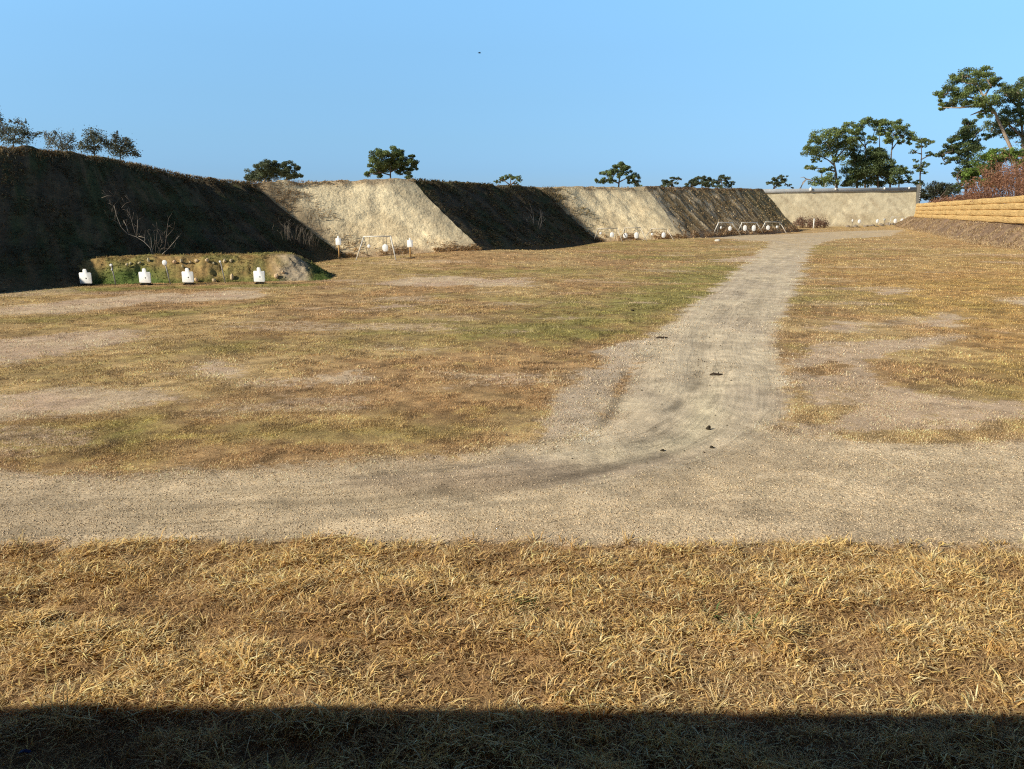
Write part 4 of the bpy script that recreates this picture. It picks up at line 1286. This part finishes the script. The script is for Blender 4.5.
z2 = (924, 60, 5.49)
GR2 = 'pines beyond the yellow-tan wall'
tree('pine_tree', 'tallest leaning pine with pale bare trunk above the yellow-tan wall', 'tree', z2, 128, [(250, 85, 75, 32), (330, 75, 45, 30), (190, 105, 48, 28), (130, 165, 60, 30), (85, 200, 28, 22), (95, 245, 28, 30), (150, 245, 55, 24), (210, 190, 55, 40), (280, 140, 60, 40), (345, 105, 40, 35), (385, 125, 40, 24, .55), (240, 235, 45, 22), (320, 225, 60, 36), (380, 240, 45, 40), (340, 290, 40, 25), (345, 150, 28, 18)],
     [[(520, 660), (480, 490), (430, 380), (390, 290), (335, 215), (290, 130)], [(395, 295), (310, 250), (200, 262), (110, 262)], [(340, 225), (230, 200), (130, 180)], [(330, 200), (370, 140)], [(375, 270), (300, 285), (255, 303)]], PINE, group=GR2, barkc=(.40, .31, .22), ground=3., trunk_r=2.2, dens=1.0)
tree('pine_tree', 'full-crowned pine cut by the right edge, beside the tallest leaning pine', 'tree', z2, 134, [(440, 165, 45, 38), (480, 195, 55, 40, .7), (535, 130, 38, 34), (520, 180, 40, 40), (545, 260, 40, 40), (470, 285, 50, 30), (520, 330, 45, 28), (440, 330, 55, 35), (385, 355, 55, 35), (580, 190, 50, 60), (600, 300, 60, 60), (420, 400, 50, 28), (500, 400, 50, 35), (600, 420, 70, 50), (350, 420, 35, 20)],
     [[(550, 680), (545, 520), (540, 400), (530, 280), (510, 180)], [(540, 420), (460, 350), (390, 350)], [(535, 330), (580, 250)], [(530, 270), (450, 190)]], PINE2, group=GR2, ground=3., barkc=(.28, .22, .17), trunk_r=2.0, dens=.95)
tree('pine_tree', 'dark narrow pine at the left of the pines beyond the yellow-tan wall', 'tree', z2, 122, [(240, 345, 38, 26), (225, 385, 48, 30), (255, 400, 50, 30), (150, 435, 45, 20), (215, 435, 60, 30), (275, 440, 30, 30), (170, 480, 60, 28), (240, 490, 60, 30), (110, 505, 42, 20), (90, 525, 30, 12), (290, 490, 45, 30), (215, 540, 50, 30), (140, 540, 25, 18), (120, 565, 22, 10), (215, 590, 50, 30), (180, 625, 30, 16), (215, 640, 40, 30), (195, 690, 30, 28), (240, 680, 30, 30)],
     [[(228, 780), (235, 600), (245, 480), (245, 350)], [(242, 490), (160, 500), (95, 520)], [(245, 470), (285, 410), (325, 375)], [(240, 500), (280, 480)], [(236, 580), (180, 630)]], DKP, group=GR2, ground=3., trunk_r=1.6, dens=1.1)
tree('leafy_tree', 'bright green bushy tree low between the pines, above the wall', 'tree', z2, 112, [(330, 555, 75, 40), (285, 605, 60, 40), (350, 620, 60, 50), (405, 515, 75, 28, 1.1), (265, 650, 45, 40), (455, 530, 60, 32), (355, 670, 45, 28), (500, 515, 50, 32, .9), (250, 620, 30, 30), (400, 590, 30, 45), (520, 560, 50, 25), (385, 650, 30, 40)],
     [[(330, 760), (335, 660), (340, 590)], [(336, 640), (280, 610)], [(338, 620), (420, 530), (480, 520)]], BRI, group=GR2, ground=3., trunk_r=1.3, dens=1.35, up=.7)

z3 = (235, 140, 5.12)
tree('oak_tree', 'broad low oak showing over the left end of the nearest sandy backstop', 'tree', z3, 92, [(150, 130, 60, 28), (110, 160, 50, 30), (175, 165, 60, 35), (70, 190, 36, 22), (200, 120, 30, 25), (130, 195, 60, 25)], [[(150, 330), (150, 220), (155, 170)], [(150, 210), (110, 170)]], FAR, dens=1.3, leaf_px=1.9)
tree('oak_tree', 'rounder oak just right of the broad low oak, over the sandy backstop', 'tree', z3, 96, [(265, 125, 38, 22), (245, 150, 40, 30), (295, 150, 36, 30), (255, 180, 50, 25), (325, 180, 36, 18), (300, 185, 40, 18)], [[(265, 330), (262, 220), (265, 160)], [(263, 200), (310, 170)]], FAR, dens=1.2, leaf_px=1.9)
tree('pine_tree', 'round-topped pine with visible stem over the right end of nearest backstop', 'tree', z3, 104, [(780, 65, 60, 26), (730, 95, 42, 34), (830, 70, 36, 30), (790, 105, 60, 34), (850, 100, 30, 26), (760, 140, 50, 30), (715, 130, 30, 26), (740, 170, 34, 22), (680, 180, 26, 17), (835, 140, 36, 26), (890, 115, 42, 26, .7), (905, 88, 26, 14, .7), (915, 135, 22, 20, .7), (895, 170, 34, 24, .7), (860, 160, 26, 16, .7)], [[(797, 330), (796, 190), (795, 140), (785, 85)], [(795, 165), (840, 140), (890, 120)], [(796, 180), (740, 165), (690, 178)], [(894, 195), (895, 165)]], PINE2, dens=1.7, leaf_px=2.0)
z4 = (480, 150, 5.12)
tree('pine_tree', 'small thin umbrella pine far off above the dark berm', 'tree', z4, 150, [(150, 133, 38, 13), (115, 148, 26, 14), (190, 142, 28, 14), (90, 163, 18, 9), (205, 155, 16, 9), (183, 172, 13, 9), (130, 150, 26, 10)], [[(156, 300), (154, 190), (158, 145)], [(155, 180), (115, 150)], [(156, 180), (190, 150)]], PINE2, dens=.8, leaf_px=1.8)
tree('pine_tree', 'layered pine standing behind the crest of the middle sandy backstop', 'tree', z4, 122, [(720, 80, 48, 18), (745, 92, 28, 20), (690, 105, 50, 20), (740, 115, 30, 18), (650, 125, 40, 20), (690, 130, 36, 14), (625, 155, 36, 15), (665, 158, 30, 15), (600, 160, 14, 9), (785, 140, 34, 20), (800, 165, 26, 20), (765, 155, 20, 16), (815, 185, 14, 10)], [[(708, 330), (710, 185), (716, 120), (720, 85)], [(710, 170), (660, 150), (625, 150)], [(711, 165), (750, 145), (790, 150)]], PINE2, dens=1.15, leaf_px=1.9)
z5 = (650, 160, 6.4)
GF = 'distant trees above the brown berm'
tree('pine_tree', 'distant wind-leaning pine at the left above the brown berm', 'tree', z5, 160, [(150, 125, 50, 13), (190, 120, 20, 10), (115, 145, 46, 20), (85, 168, 26, 14), (145, 160, 40, 16)], [[(130, 300), (130, 185), (140, 150)]], FAR, dens=1.1, leaf_px=1.8, group=GF)
tree('oak_tree', 'distant dome-shaped tree sloping down leftwards above the brown berm', 'tree', z5, 165, [(340, 120, 56, 20), (300, 140, 50, 24), (375, 130, 24, 22), (265, 160, 40, 16), (345, 155, 54, 22), (235, 175, 22, 9)], [[(330, 300), (330, 190), (335, 150)]], FAR, dens=1.4, leaf_px=1.8, group=GF)
tree('pine_tree', 'distant lumpy pine just right of the dome-shaped tree above brown berm', 'tree', z5, 158, [(455, 110, 36, 16), (430, 135, 32, 20), (490, 125, 28, 18), (520, 148, 20, 16), (465, 155, 46, 20), (410, 168, 18, 10), (515, 170, 18, 10)], [[(460, 300), (460, 185), (458, 130)]], FAR, dens=1.1, leaf_px=1.8, group=GF)
tree('pine_tree', 'distant pine standing alone above the left part of the far wall', 'tree', z5, 192, [(845, 106, 32, 13), (800, 125, 42, 16), (858, 132, 24, 16), (775, 148, 30, 14), (825, 155, 46, 18), (885, 160, 20, 9), (915, 178, 12, 5)], [[(790, 320), (791, 185), (800, 140)], [(791, 180), (850, 130)]], FAR, dens=1.1, leaf_px=1.8, group=GF)

z6 = (0, 105, 6.827)
GO = 'scrubby oaks behind the crest of the left berm'
tree('scrub_oak', 'tallest scrubby oak at the left edge behind the dark berm crest', 'tree', z6, 43, [(120, 115, 26, 26), (60, 165, 45, 38), (110, 185, 50, 40), (185, 215, 42, 40), (20, 195, 40, 45), (160, 165, 36, 36), (240, 205, 30, 18), (270, 190, 25, 10), (-30, 150, 60, 60), (0, 90, 20, 50), (60, 240, 60, 30), (150, 250, 60, 22), (175, 115, 12, 10), (70, 110, 12, 12)], [[(90, 500), (90, 300), (95, 230)], [(95, 240), (40, 180), (0, 100)], [(95, 230), (125, 120)], [(92, 260), (180, 200), (275, 190)]], OAK, dens=.30, leaf_px=2.0, aspect=.7, loose=True, group=GO)
tree('scrub_oak', 'palest and thinnest scrubby oak on the dark berm crest', 'tree', z6, 47, [(355, 225, 42, 36), (430, 225, 50, 38), (415, 275, 60, 36), (495, 230, 24, 40), (335, 265, 30, 32), (470, 290, 50, 35), (310, 205, 14, 30), (375, 185, 12, 18)], [[(430, 500), (428, 340), (425, 290)], [(426, 310), (350, 240), (305, 180)], [(427, 300), (490, 230), (500, 160)], [(426, 290), (400, 200)]], (.20, .205, .15), dens=.24, leaf_px=1.8, aspect=.7, loose=True, group=GO, barkc=(.24, .21, .17))
tree('scrub_oak', 'round-headed scrubby oak in the middle of the dark berm crest oaks', 'tree', z6, 49, [(640, 190, 55, 30), (610, 225, 40, 35), (685, 235, 48, 36), (640, 250, 45, 30), (575, 285, 45, 36), (640, 300, 60, 28), (545, 265, 14, 20), (735, 270, 30, 22)], [[(645, 520), (645, 350), (640, 270)], [(644, 330), (580, 280)], [(643, 300), (700, 240)], [(642, 270), (620, 200)]], OAK, dens=.42, leaf_px=1.9, aspect=.7, loose=True, group=GO)
tree('scrub_oak', 'right-hand scrubby oak with spiky top on the dark berm crest', 'tree', z6, 51, [(790, 225, 32, 34), (835, 265, 50, 40), (880, 270, 36, 36), (780, 290, 48, 42), (830, 320, 70, 40), (905, 320, 38, 28), (740, 275, 20, 26), (935, 345, 25, 10), (800, 190, 8, 14), (860, 230, 14, 14)], [[(820, 540), (820, 380), (825, 310)], [(822, 340), (785, 250), (800, 180)], [(823, 330), (900, 310), (945, 340)], [(824, 310), (870, 240)]], OAK, dens=.42, leaf_px=1.9, aspect=.7, loose=True, group=GO)
z0 = (0, 0, 1)
tree('shrub', 'dull green shrub between the far wall end and the reddish brush', 'shrub', z0, 142, [(927, 192, 8, 6), (936, 188, 9, 6), (945, 187, 8, 6), (952, 191, 8, 6), (940, 195, 14, 6), (922, 197, 5, 6)], [[(938, 215), (938, 198), (938, 190)], [(938, 200), (948, 188)]], (.075, .08, .045), dens=.9, ground=.5, leaf_px=2.0)


def twig_shrub(name, label, cat, base, H, Wd, n, col, group=None, leaves=None, seed=1, r0=.03, levels=2, hexpand=.9):
    """many thin bare stems forking upward"""
    rnd = random.Random(seed)
    t = thing(name, label, cat, base, 0, group)
    m = MB(); tips = []
    def go(p, d, ln, r, lev):
        d = d / np.linalg.norm(d)
        e1 = p + d * ln * .5 + np.array((rnd.uniform(-.06, .06), rnd.uniform(-.06, .06), 0)) * ln
        e2 = p + d * ln + np.array((rnd.uniform(-.1, .1), rnd.uniform(-.1, .1), rnd.uniform(-.05, .05))) * ln
        k = rnd.uniform(.65, 1.25)
        m.tube([p, e1, e2], [r, r * .8, r * .5], 3, tuple(c_ * k for c_ in col))
        tips.append(e2); tips.append(e1)
        if lev > 0:
            for _ in range(rnd.randint(2, 4)):
                f = rnd.uniform(.3, 1.); q = p + (e2 - p) * f
                go(q, d + np.array((rnd.uniform(-.8, .8), rnd.uniform(-.8, .8), rnd.uniform(-.2, .6))), ln * rnd.uniform(.35, .65), r * .55, lev - 1)
    for i in range(n):
        a = rnd.uniform(0, 6.28); rr = rnd.random() ** .5
        p = np.array((math.cos(a) * rr * Wd * .5, math.sin(a) * rr * Wd * .4, -.05))
        hh = H * (1 - .45 * rr * rr) * rnd.uniform(.7, 1.05)
        go(p, np.array((math.cos(a) * rr * hexpand * .5, math.sin(a) * rr * .4, 1.)), hh * .72, r0, levels)
    m.build('stems', M_twig, t)
    if leaves:
        P = np.array(tips); P = P[RNG.integers(0, len(P), leaves[0])] + RNG.normal(0, leaves[2] * 1.2, (leaves[0], 3))
        V, F4, C_ = leaf_arrays(P, leaves[2], pick([leaves[1]], len(P)), .3, .5)
        link('leaves', make_mesh('leaves', V, [F4], C_), M_leaf, t)
    return t

# reddish brush behind the right wall
GB = 'reddish bare brush beyond the yellow-tan wall'
REDC = (.34, .175, .105)
for i, (px, Y, H, Wd, n, lb) in enumerate(((1012, 84, 5.6, 7.0, 75, 'big reddish bare thicket at the right edge above the yellow-tan wall'),
                                       (1046, 76, 5.8, 7.0, 60, 'reddish bare thicket mostly cut off by the right edge of the picture'),
                                       (984, 98, 2.5, 7.5, 60, 'low reddish brush left of the big thicket, under the bright green tree'),
                                       (967, 108, 2.2, 7, 60, 'low reddish brush below the dark narrow pine, above the wall'),
                                       (950, 118, 1.6, 5, 50, 'lowest reddish brush at the left, near the dull green shrub'))):
    b = at(px, 200, Y); z = 3.15
    twig_shrub('brush', lb, 'brush', (b[0], b[1], z), H * (1.0 if H > 5 else .85), Wd, n, REDC, GB, (int(n * 110), (.32, .165, .095), .19), 40 + i, .03, 2)
b = at(810, 226, 128.)
twig_shrub('brush', 'dry brown brush at the foot of the far wall behind the white post', 'brush', (b[0], b[1], 0), 1.9, 5.4, 70, (.26, .16, .11), None, (2200, (.25, .15, .10), .2), 91, .03, 2)

# bare pale-branched bush on the left berm, drawn branch by branch
def bare_bush():
    z = (80, 180, 8.533)
    pa, pb, pc = BERM_PLANE['left']
    base = plane_hit(153, 255.5, pa, pb, pc)
    Y = base[1] - .25
    t = thing('bare_bush', 'bare pale-branched bush on the dark berm slope behind the low mound', 'bush', base)
    def w(a, b, dy=0.): return at(z[0] + a / z[2], z[1] + b / z[2], Y + dy) - base
    m = MB(); cl = (.40, .34, .27); gr = (.24, .20, .16)
    L = [([(615, 640), (600, 580), (545, 525), (480, 485), (405, 460), (350, 400), (310, 300), (290, 215)], 1.0, cl), ([(550, 530), (552, 490), (500, 482)], 1.0, (.5, .42, .32)), ([(410, 440), (395, 390), (370, 345)], .9, cl),
         ([(478, 480), (455, 400), (430, 310), (400, 255)], .7, gr), ([(485, 475), (490, 400), (492, 340)], .8, cl), ([(345, 380), (300, 350), (245, 320)], .5, gr), ([(300, 240), (265, 210), (250, 200)], .5, gr), ([(290, 215), (270, 270)], .4, gr),
         ([(355, 240), (385, 200), (430, 185)], .5, gr), ([(185, 152), (230, 135), (290, 138)], .6, gr), ([(700, 635), (760, 580), (810, 520), (848, 475)], .9, cl), ([(720, 600), (735, 500), (745, 400), (755, 330)], .7, gr), ([(735, 490), (800, 415)], .5, gr),
         ([(640, 630), (650, 550), (660, 420)], .6, gr), ([(625, 630), (610, 560), (605, 490)], .8, cl), ([(660, 620), (700, 540), (680, 460)], .5, gr), ([(640, 560), (630, 430)], .4, gr), ([(690, 620), (660, 560), (700, 470), (720, 450)], .5, gr), ([(440, 360), (455, 300)], .4, gr), ([(430, 330), (405, 290)], .4, gr),
         ([(670, 630), (690, 590), (800, 580)], .4, gr), ([(620, 600), (640, 520)], .5, gr)]
    rnd = random.Random(3)
    for pts, r, c_ in L:
        dy = rnd.uniform(-.25, .3)
        q = [w(a, b, dy * j / len(pts)) for j, (a, b) in enumerate(pts)]
        rr = [r * .021 * (1 - .6 * j / (len(q) - 1)) for j in range(len(q))]
        m.tube(q, rr, 5, c_)
        for j in range(1, len(q)):      # short side twigs
            for _ in range(2):
                e = q[j] + np.array((rnd.uniform(-.25, .25), rnd.uniform(-.2, .2), rnd.uniform(.02, .35)))
                m.tube([q[j], e], [.006, .003], 3, gr)
    m.build('branches', M_twig, t)
bare_bush()

# dry weed stalks in the corner where the left berm meets the sandy backstop
pa, pb, pc = BERM_PLANE['left']
for i, (px, py, hpx, lb) in enumerate(((284, 240, 28, 'tallest pale dry weed stalks in shade at the foot of the brown-fringed slope'), (297, 244, 26, 'middle clump of dry weed stalks in the shaded corner by sandy backstop'), (308, 247, 22, 'lowest dry weed stalks by the shadow edge on the sandy backstop'))):
    b = plane_hit(px, py - 3, pa, pb, pc); b = b + np.array((.25, -.2, -.1))
    twig_shrub('weed_stalks', lb, 'weeds', b, hpx * b[1] / 790 * .9, 1.4, 9, (.26, .22, .17), 'dry weed stalks in the shaded berm corner', None, 60 + i, .010, 2)
pa, pb, pc = BERM_PLANE['dark']
b = plane_hit(534, 227, pa, pb, pc)
twig_shrub('weed_stalks', 'sparse grey weed stalks halfway up the second dark berm', 'weeds', b + np.array((.1, -.1, -.1)), 2.2, 1.2, 8, (.14, .13, .12), None, None, 66, .02, 1)

# bent dead limb rising behind the far wall
b = at(801, 200, 172.)
t = thing('dead_tree', 'bent leafless dead tree behind the far wall, left of the pines', 'tree', (b[0], b[1], 0))
m = MB()
m.tube([(0, 0, -.2), (.2, 0, 4.)] + [at(q[0], q[1], 172.) - np.array((b[0], b[1], 0)) for q in ((800, 189), (803, 183), (806.5, 179), (811, 180), (816, 182.5))], [.3, .27, .24, .2, .17, .12, .06], 7, (.34, .30, .26))
m.build('trunk', M_bark, t)
m = MB(); m.tube([at(q[0], q[1], 172.) - np.array((b[0], b[1], 0)) for q in ((806.5, 179), (803.5, 177), (800, 178))], [.12, .08, .03], 5, (.34, .30, .26)); m.build('branch', M_bark, t)


# grass and weed fringe on the berms
def berm_fringe():
    parts = []
    def strip(A, B, C0, C1, n, vf, hm, wm, pal, lean=1.0):
        u = RNG.random(n); v = vf(n)
        T = A[None] * (1 - u[:, None]) + B[None] * u[:, None]; K = C0[None] * (1 - u[:, None]) + C1[None] * u[:, None]
        P = T * (1 - v[:, None]) + K * v[:, None]
        P[:, 2] -= .25 * np.sin(np.pi * np.clip(v, 0, 1)) * (1 - np.clip(v, 0, 1))
        cl = fbm(u * np.linalg.norm(B - A) * 1.2, v * 9, 701, 3); k = RNG.random(n) < sst(.35, .6, cl)
        P = P[k]; m = len(P)
        dn = (T - K)[k][:, :2]; az = np.arctan2(dn[:, 1], dn[:, 0]) + RNG.normal(0, .7, m)
        parts.append(blade_arrays(P, RNG.uniform(.5, 1.4, m) * hm, RNG.uniform(.6, 1.4, m) * wm, az, RNG.uniform(.5, 1.8, m) * lean, pick(pal, m)))
    dkp = [(.11, .095, .056), (.095, .105, .046), (.15, .115, .068), (.12, .095, .06)]
    ltp = [(.62, .5, .3), (.5, .37, .2), (.36, .25, .14), (.7, .58, .38)]
    full = lambda n: RNG.uniform(0, 1, n)
    top = lambda n: np.clip(1.0 - np.abs(RNG.normal(0, .03, n)), .5, 1.02)
    tt = [P0 + (P1 - P0) * t for t in np.linspace(0, 1, len(B1c))]
    for i in range(len(B1c) - 1):
        strip(tt[i], tt[i + 1], B1c[i], B1c[i + 1], 3500, full, .13, .025, dkp, 2.0)
        strip(tt[i], tt[i + 1], B1c[i], B1c[i + 1], 600, top, .15, .03, ltp)
    strip(P2, P3, Q2, Q3, 13000, full, .17, .04, dkp, 2.0)
    strip(P2, P3, Q2, Q3, 1500, top, .17, .045, [(.22, .17, .09), (.38, .28, .15), (.13, .13, .06)])
    strip(P4, P5, Q4, Q5, 5000, full, .2, .06, [(.46, .33, .16), (.58, .42, .23), (.78, .62, .38), (.38, .29, .13)])
    strip(P4, P5, Q4, Q5, 2500, top, .18, .06, [(.30, .21, .13), (.4, .28, .18)])
    strip(P1, P2, Q1, Q2, 1000, top, .12, .035, [(.6, .45, .28), (.45, .32, .19), (.72, .58, .36)])
    strip(P3, P4, Q3, Q4, 700, top, .12, .05, [(.62, .5, .32), (.5, .38, .24)])
    low = lambda n: np.abs(RNG.normal(0, .07, n))
    strip(P1, P2, Q1, Q2, 3500, low, .18, .035, [(.58, .41, .22), (.46, .32, .17), (.66, .5, .28)])
    strip(P3, P4, Q3, Q4, 2000, low, .2, .05, [(.58, .42, .24), (.46, .32, .18)])
    strip(P4, P5, Q4, Q5, 4000, low, .22, .07, [(.58, .42, .25), (.44, .31, .19)])
    # brown weedy wedge beside the first valley
    A, B = P1, P1 + (P2 - P1) * .22; C0, C1 = Q1, Q1 + (Q2 - Q1) * .30
    strip(A, B, C0, C1, 2600, lambda n: RNG.beta(3, 1.3, n), .28, .02, [(.42, .30, .17), (.30, .21, .11), (.6, .46, .28)], .8)
    A, B = P3, P3 + (P4 - P3) * .3; C0, C1 = Q3, Q3 + (Q4 - Q3) * .2
    strip(A, B, C0, C1, 900, lambda n: RNG.beta(3, 1.3, n), .25, .04, [(.38, .29, .14), (.28, .22, .1)], .8)
    stuff_blades('berm_grass', parts)
berm_fringe()

# ------------------------------------------------------------------ bird in the sky
bp = at(479.3, 53, 110.)
t = thing('bird', 'tiny dark bird flying high in the empty blue sky', 'bird', bp, .5)
m = MB(); m.tube([(-.22, 0, 0), (-.12, 0, .01), (.02, 0, .02), (.14, 0, .02), (.2, 0, .03), (.25, 0, .015)], [.01, .05, .075, .055, .045, .008], 8, (.012, .012, .014)); m.build('body', M_bark, t, True)
for s_ in (-1, 1):
    m = MB(); a = np.array([(.10, 0, .02), (-.07, 0, .02), (-.04, .17 * s_, .10), (.09, .17 * s_, .11), (-.06, .34 * s_, .05), (.02, .32 * s_, .06)])
    m.add(a, [(0, 1, 2, 3), (3, 2, 4, 5)], (.012, .012, .014)); m.add(a - np.array((0, 0, .012)), [(3, 2, 1, 0), (5, 4, 2, 3)], (.012, .012, .014)); m.build('wing', M_bark, t)

# ------------------------------------------------------------------ shelter over the firing line, behind the camera: its roof throws the shade on the grass
def shelter():
    hr = 4.2
    dy = hr / math.tan(SUN_EL) * math.cos(SUN_TRAVEL)
    ye = 4.12 - .17 / math.tan(SUN_EL) * math.cos(SUN_TRAVEL) - dy
    t = thing('firing_shelter', 'long open roofed shelter at the near edge, its shadow on the grass', 'shelter', (-2, ye, 0), R(-.7))
    m = MB(); m.box((0, -4.5, hr + .09), (44, 9.0, .16), 0, (.35, .36, .36)); m.build('roof', M_steel, t)
    m = MB(); m.box((0, -.08, hr - .12), (44, .14, .26), 0, (.25, .18, .1)); m.build('fascia', M_wood, t)
    m = MB(); m.box((0, -8.9, hr / 2), (44, .2, hr), 0, (.42, .4, .36)); m.build('sky_block_wall', M_concrete, t)  # unseen solid wall, added to block sky light from behind
    m = MB(); m.box((0, -4.9, .07), (44, 7.8, .14), 0, (.4, .39, .36)); m.build('floor_slab', M_concrete, t)
    for k in range(-4, 5):
        m = MB(); m.box((k * 5.2 + 1.2, -1.25, (hr - .25) / 2 + .14), (.16, .16, hr - .55), 0, (.25, .18, .1)); m.build('post', M_wood, t)
shelter()

# ------------------------------------------------------------------ light, sky, camera
world = bpy.data.worlds.new('World'); scene.world = world; world.use_nodes = True
nt = world.node_tree
SKYMUL = (.80, .98, 1.16)
for n in list(nt.nodes): nt.nodes.remove(n)
out = N(nt, 'ShaderNodeOutputWorld'); bg = N(nt, 'ShaderNodeBackground'); sky = N(nt, 'ShaderNodeTexSky')
sky.sky_type = 'NISHITA'; sky.sun_disc = False
sky.sun_elevation = SUN_EL
sky.sun_rotation = SUN_TRAVEL + math.pi
sky.altitude = 0; sky.air_density = 1.0; sky.dust_density = .3; sky.ozone_density = 2.0
# clear winter sky: the Nishita colours are evened out over the lowest 15 degrees, by height above the horizon
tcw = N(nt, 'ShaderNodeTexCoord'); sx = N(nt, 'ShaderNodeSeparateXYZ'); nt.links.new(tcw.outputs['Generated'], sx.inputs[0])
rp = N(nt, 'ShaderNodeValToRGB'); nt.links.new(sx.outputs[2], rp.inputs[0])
def lin(c_): return ((c_ / 255 + .055) / 1.055) ** 2.4
el = rp.color_ramp.elements
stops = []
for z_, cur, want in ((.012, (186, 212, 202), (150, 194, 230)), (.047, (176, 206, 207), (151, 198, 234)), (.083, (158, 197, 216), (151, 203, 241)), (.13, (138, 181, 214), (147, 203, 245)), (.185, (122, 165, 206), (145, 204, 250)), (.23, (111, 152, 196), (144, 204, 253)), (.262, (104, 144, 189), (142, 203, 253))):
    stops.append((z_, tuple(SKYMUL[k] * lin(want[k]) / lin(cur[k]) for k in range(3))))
stops += [(.33, (.42, .50, .70)), (.48, (.13, .155, .22)), (1.0, (.09, .105, .15))]  # higher sky, out of view, darkened to cut fill light and deepen shade
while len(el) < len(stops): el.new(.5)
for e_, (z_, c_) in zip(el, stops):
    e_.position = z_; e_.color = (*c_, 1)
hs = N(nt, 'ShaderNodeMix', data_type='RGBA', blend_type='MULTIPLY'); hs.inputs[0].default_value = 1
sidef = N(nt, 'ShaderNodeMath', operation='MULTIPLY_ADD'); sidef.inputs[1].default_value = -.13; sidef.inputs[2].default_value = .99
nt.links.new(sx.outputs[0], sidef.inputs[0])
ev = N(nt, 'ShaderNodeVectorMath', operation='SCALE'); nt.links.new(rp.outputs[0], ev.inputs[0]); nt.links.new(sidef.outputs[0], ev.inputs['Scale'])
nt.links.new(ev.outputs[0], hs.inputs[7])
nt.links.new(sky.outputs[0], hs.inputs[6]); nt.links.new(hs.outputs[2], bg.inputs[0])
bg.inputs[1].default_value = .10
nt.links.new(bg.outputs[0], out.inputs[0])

sl = bpy.data.lights.new('sun', 'SUN'); sl.energy = 5.0; sl.angle = R(.5); sl.color = (1, .915, .775)
so = bpy.data.objects.new('sun', sl); COL.objects.link(so)
so.rotation_euler = (math.pi / 2 - SUN_EL, 0, -SUN_TRAVEL)

cam = bpy.data.cameras.new('camera'); cam.sensor_fit = 'HORIZONTAL'; cam.sensor_width = 36; cam.lens = 36 * F / 1024
cam.clip_start = .1; cam.clip_end = 5000
co = bpy.data.objects.new('camera', cam); COL.objects.link(co)
co.location = (0, 0, CAM_H); co.rotation_euler = (math.pi / 2 - PITCH, 0, 0)
scene.camera = co
scene.view_settings.view_transform = 'Standard'; scene.view_settings.look = 'None'; scene.view_settings.exposure = 0
scene.render.engine = 'CYCLES'
scene.cycles.max_bounces = 5
scene.cycles.use_denoising = False
scene.cycles.filter_width = 1.15
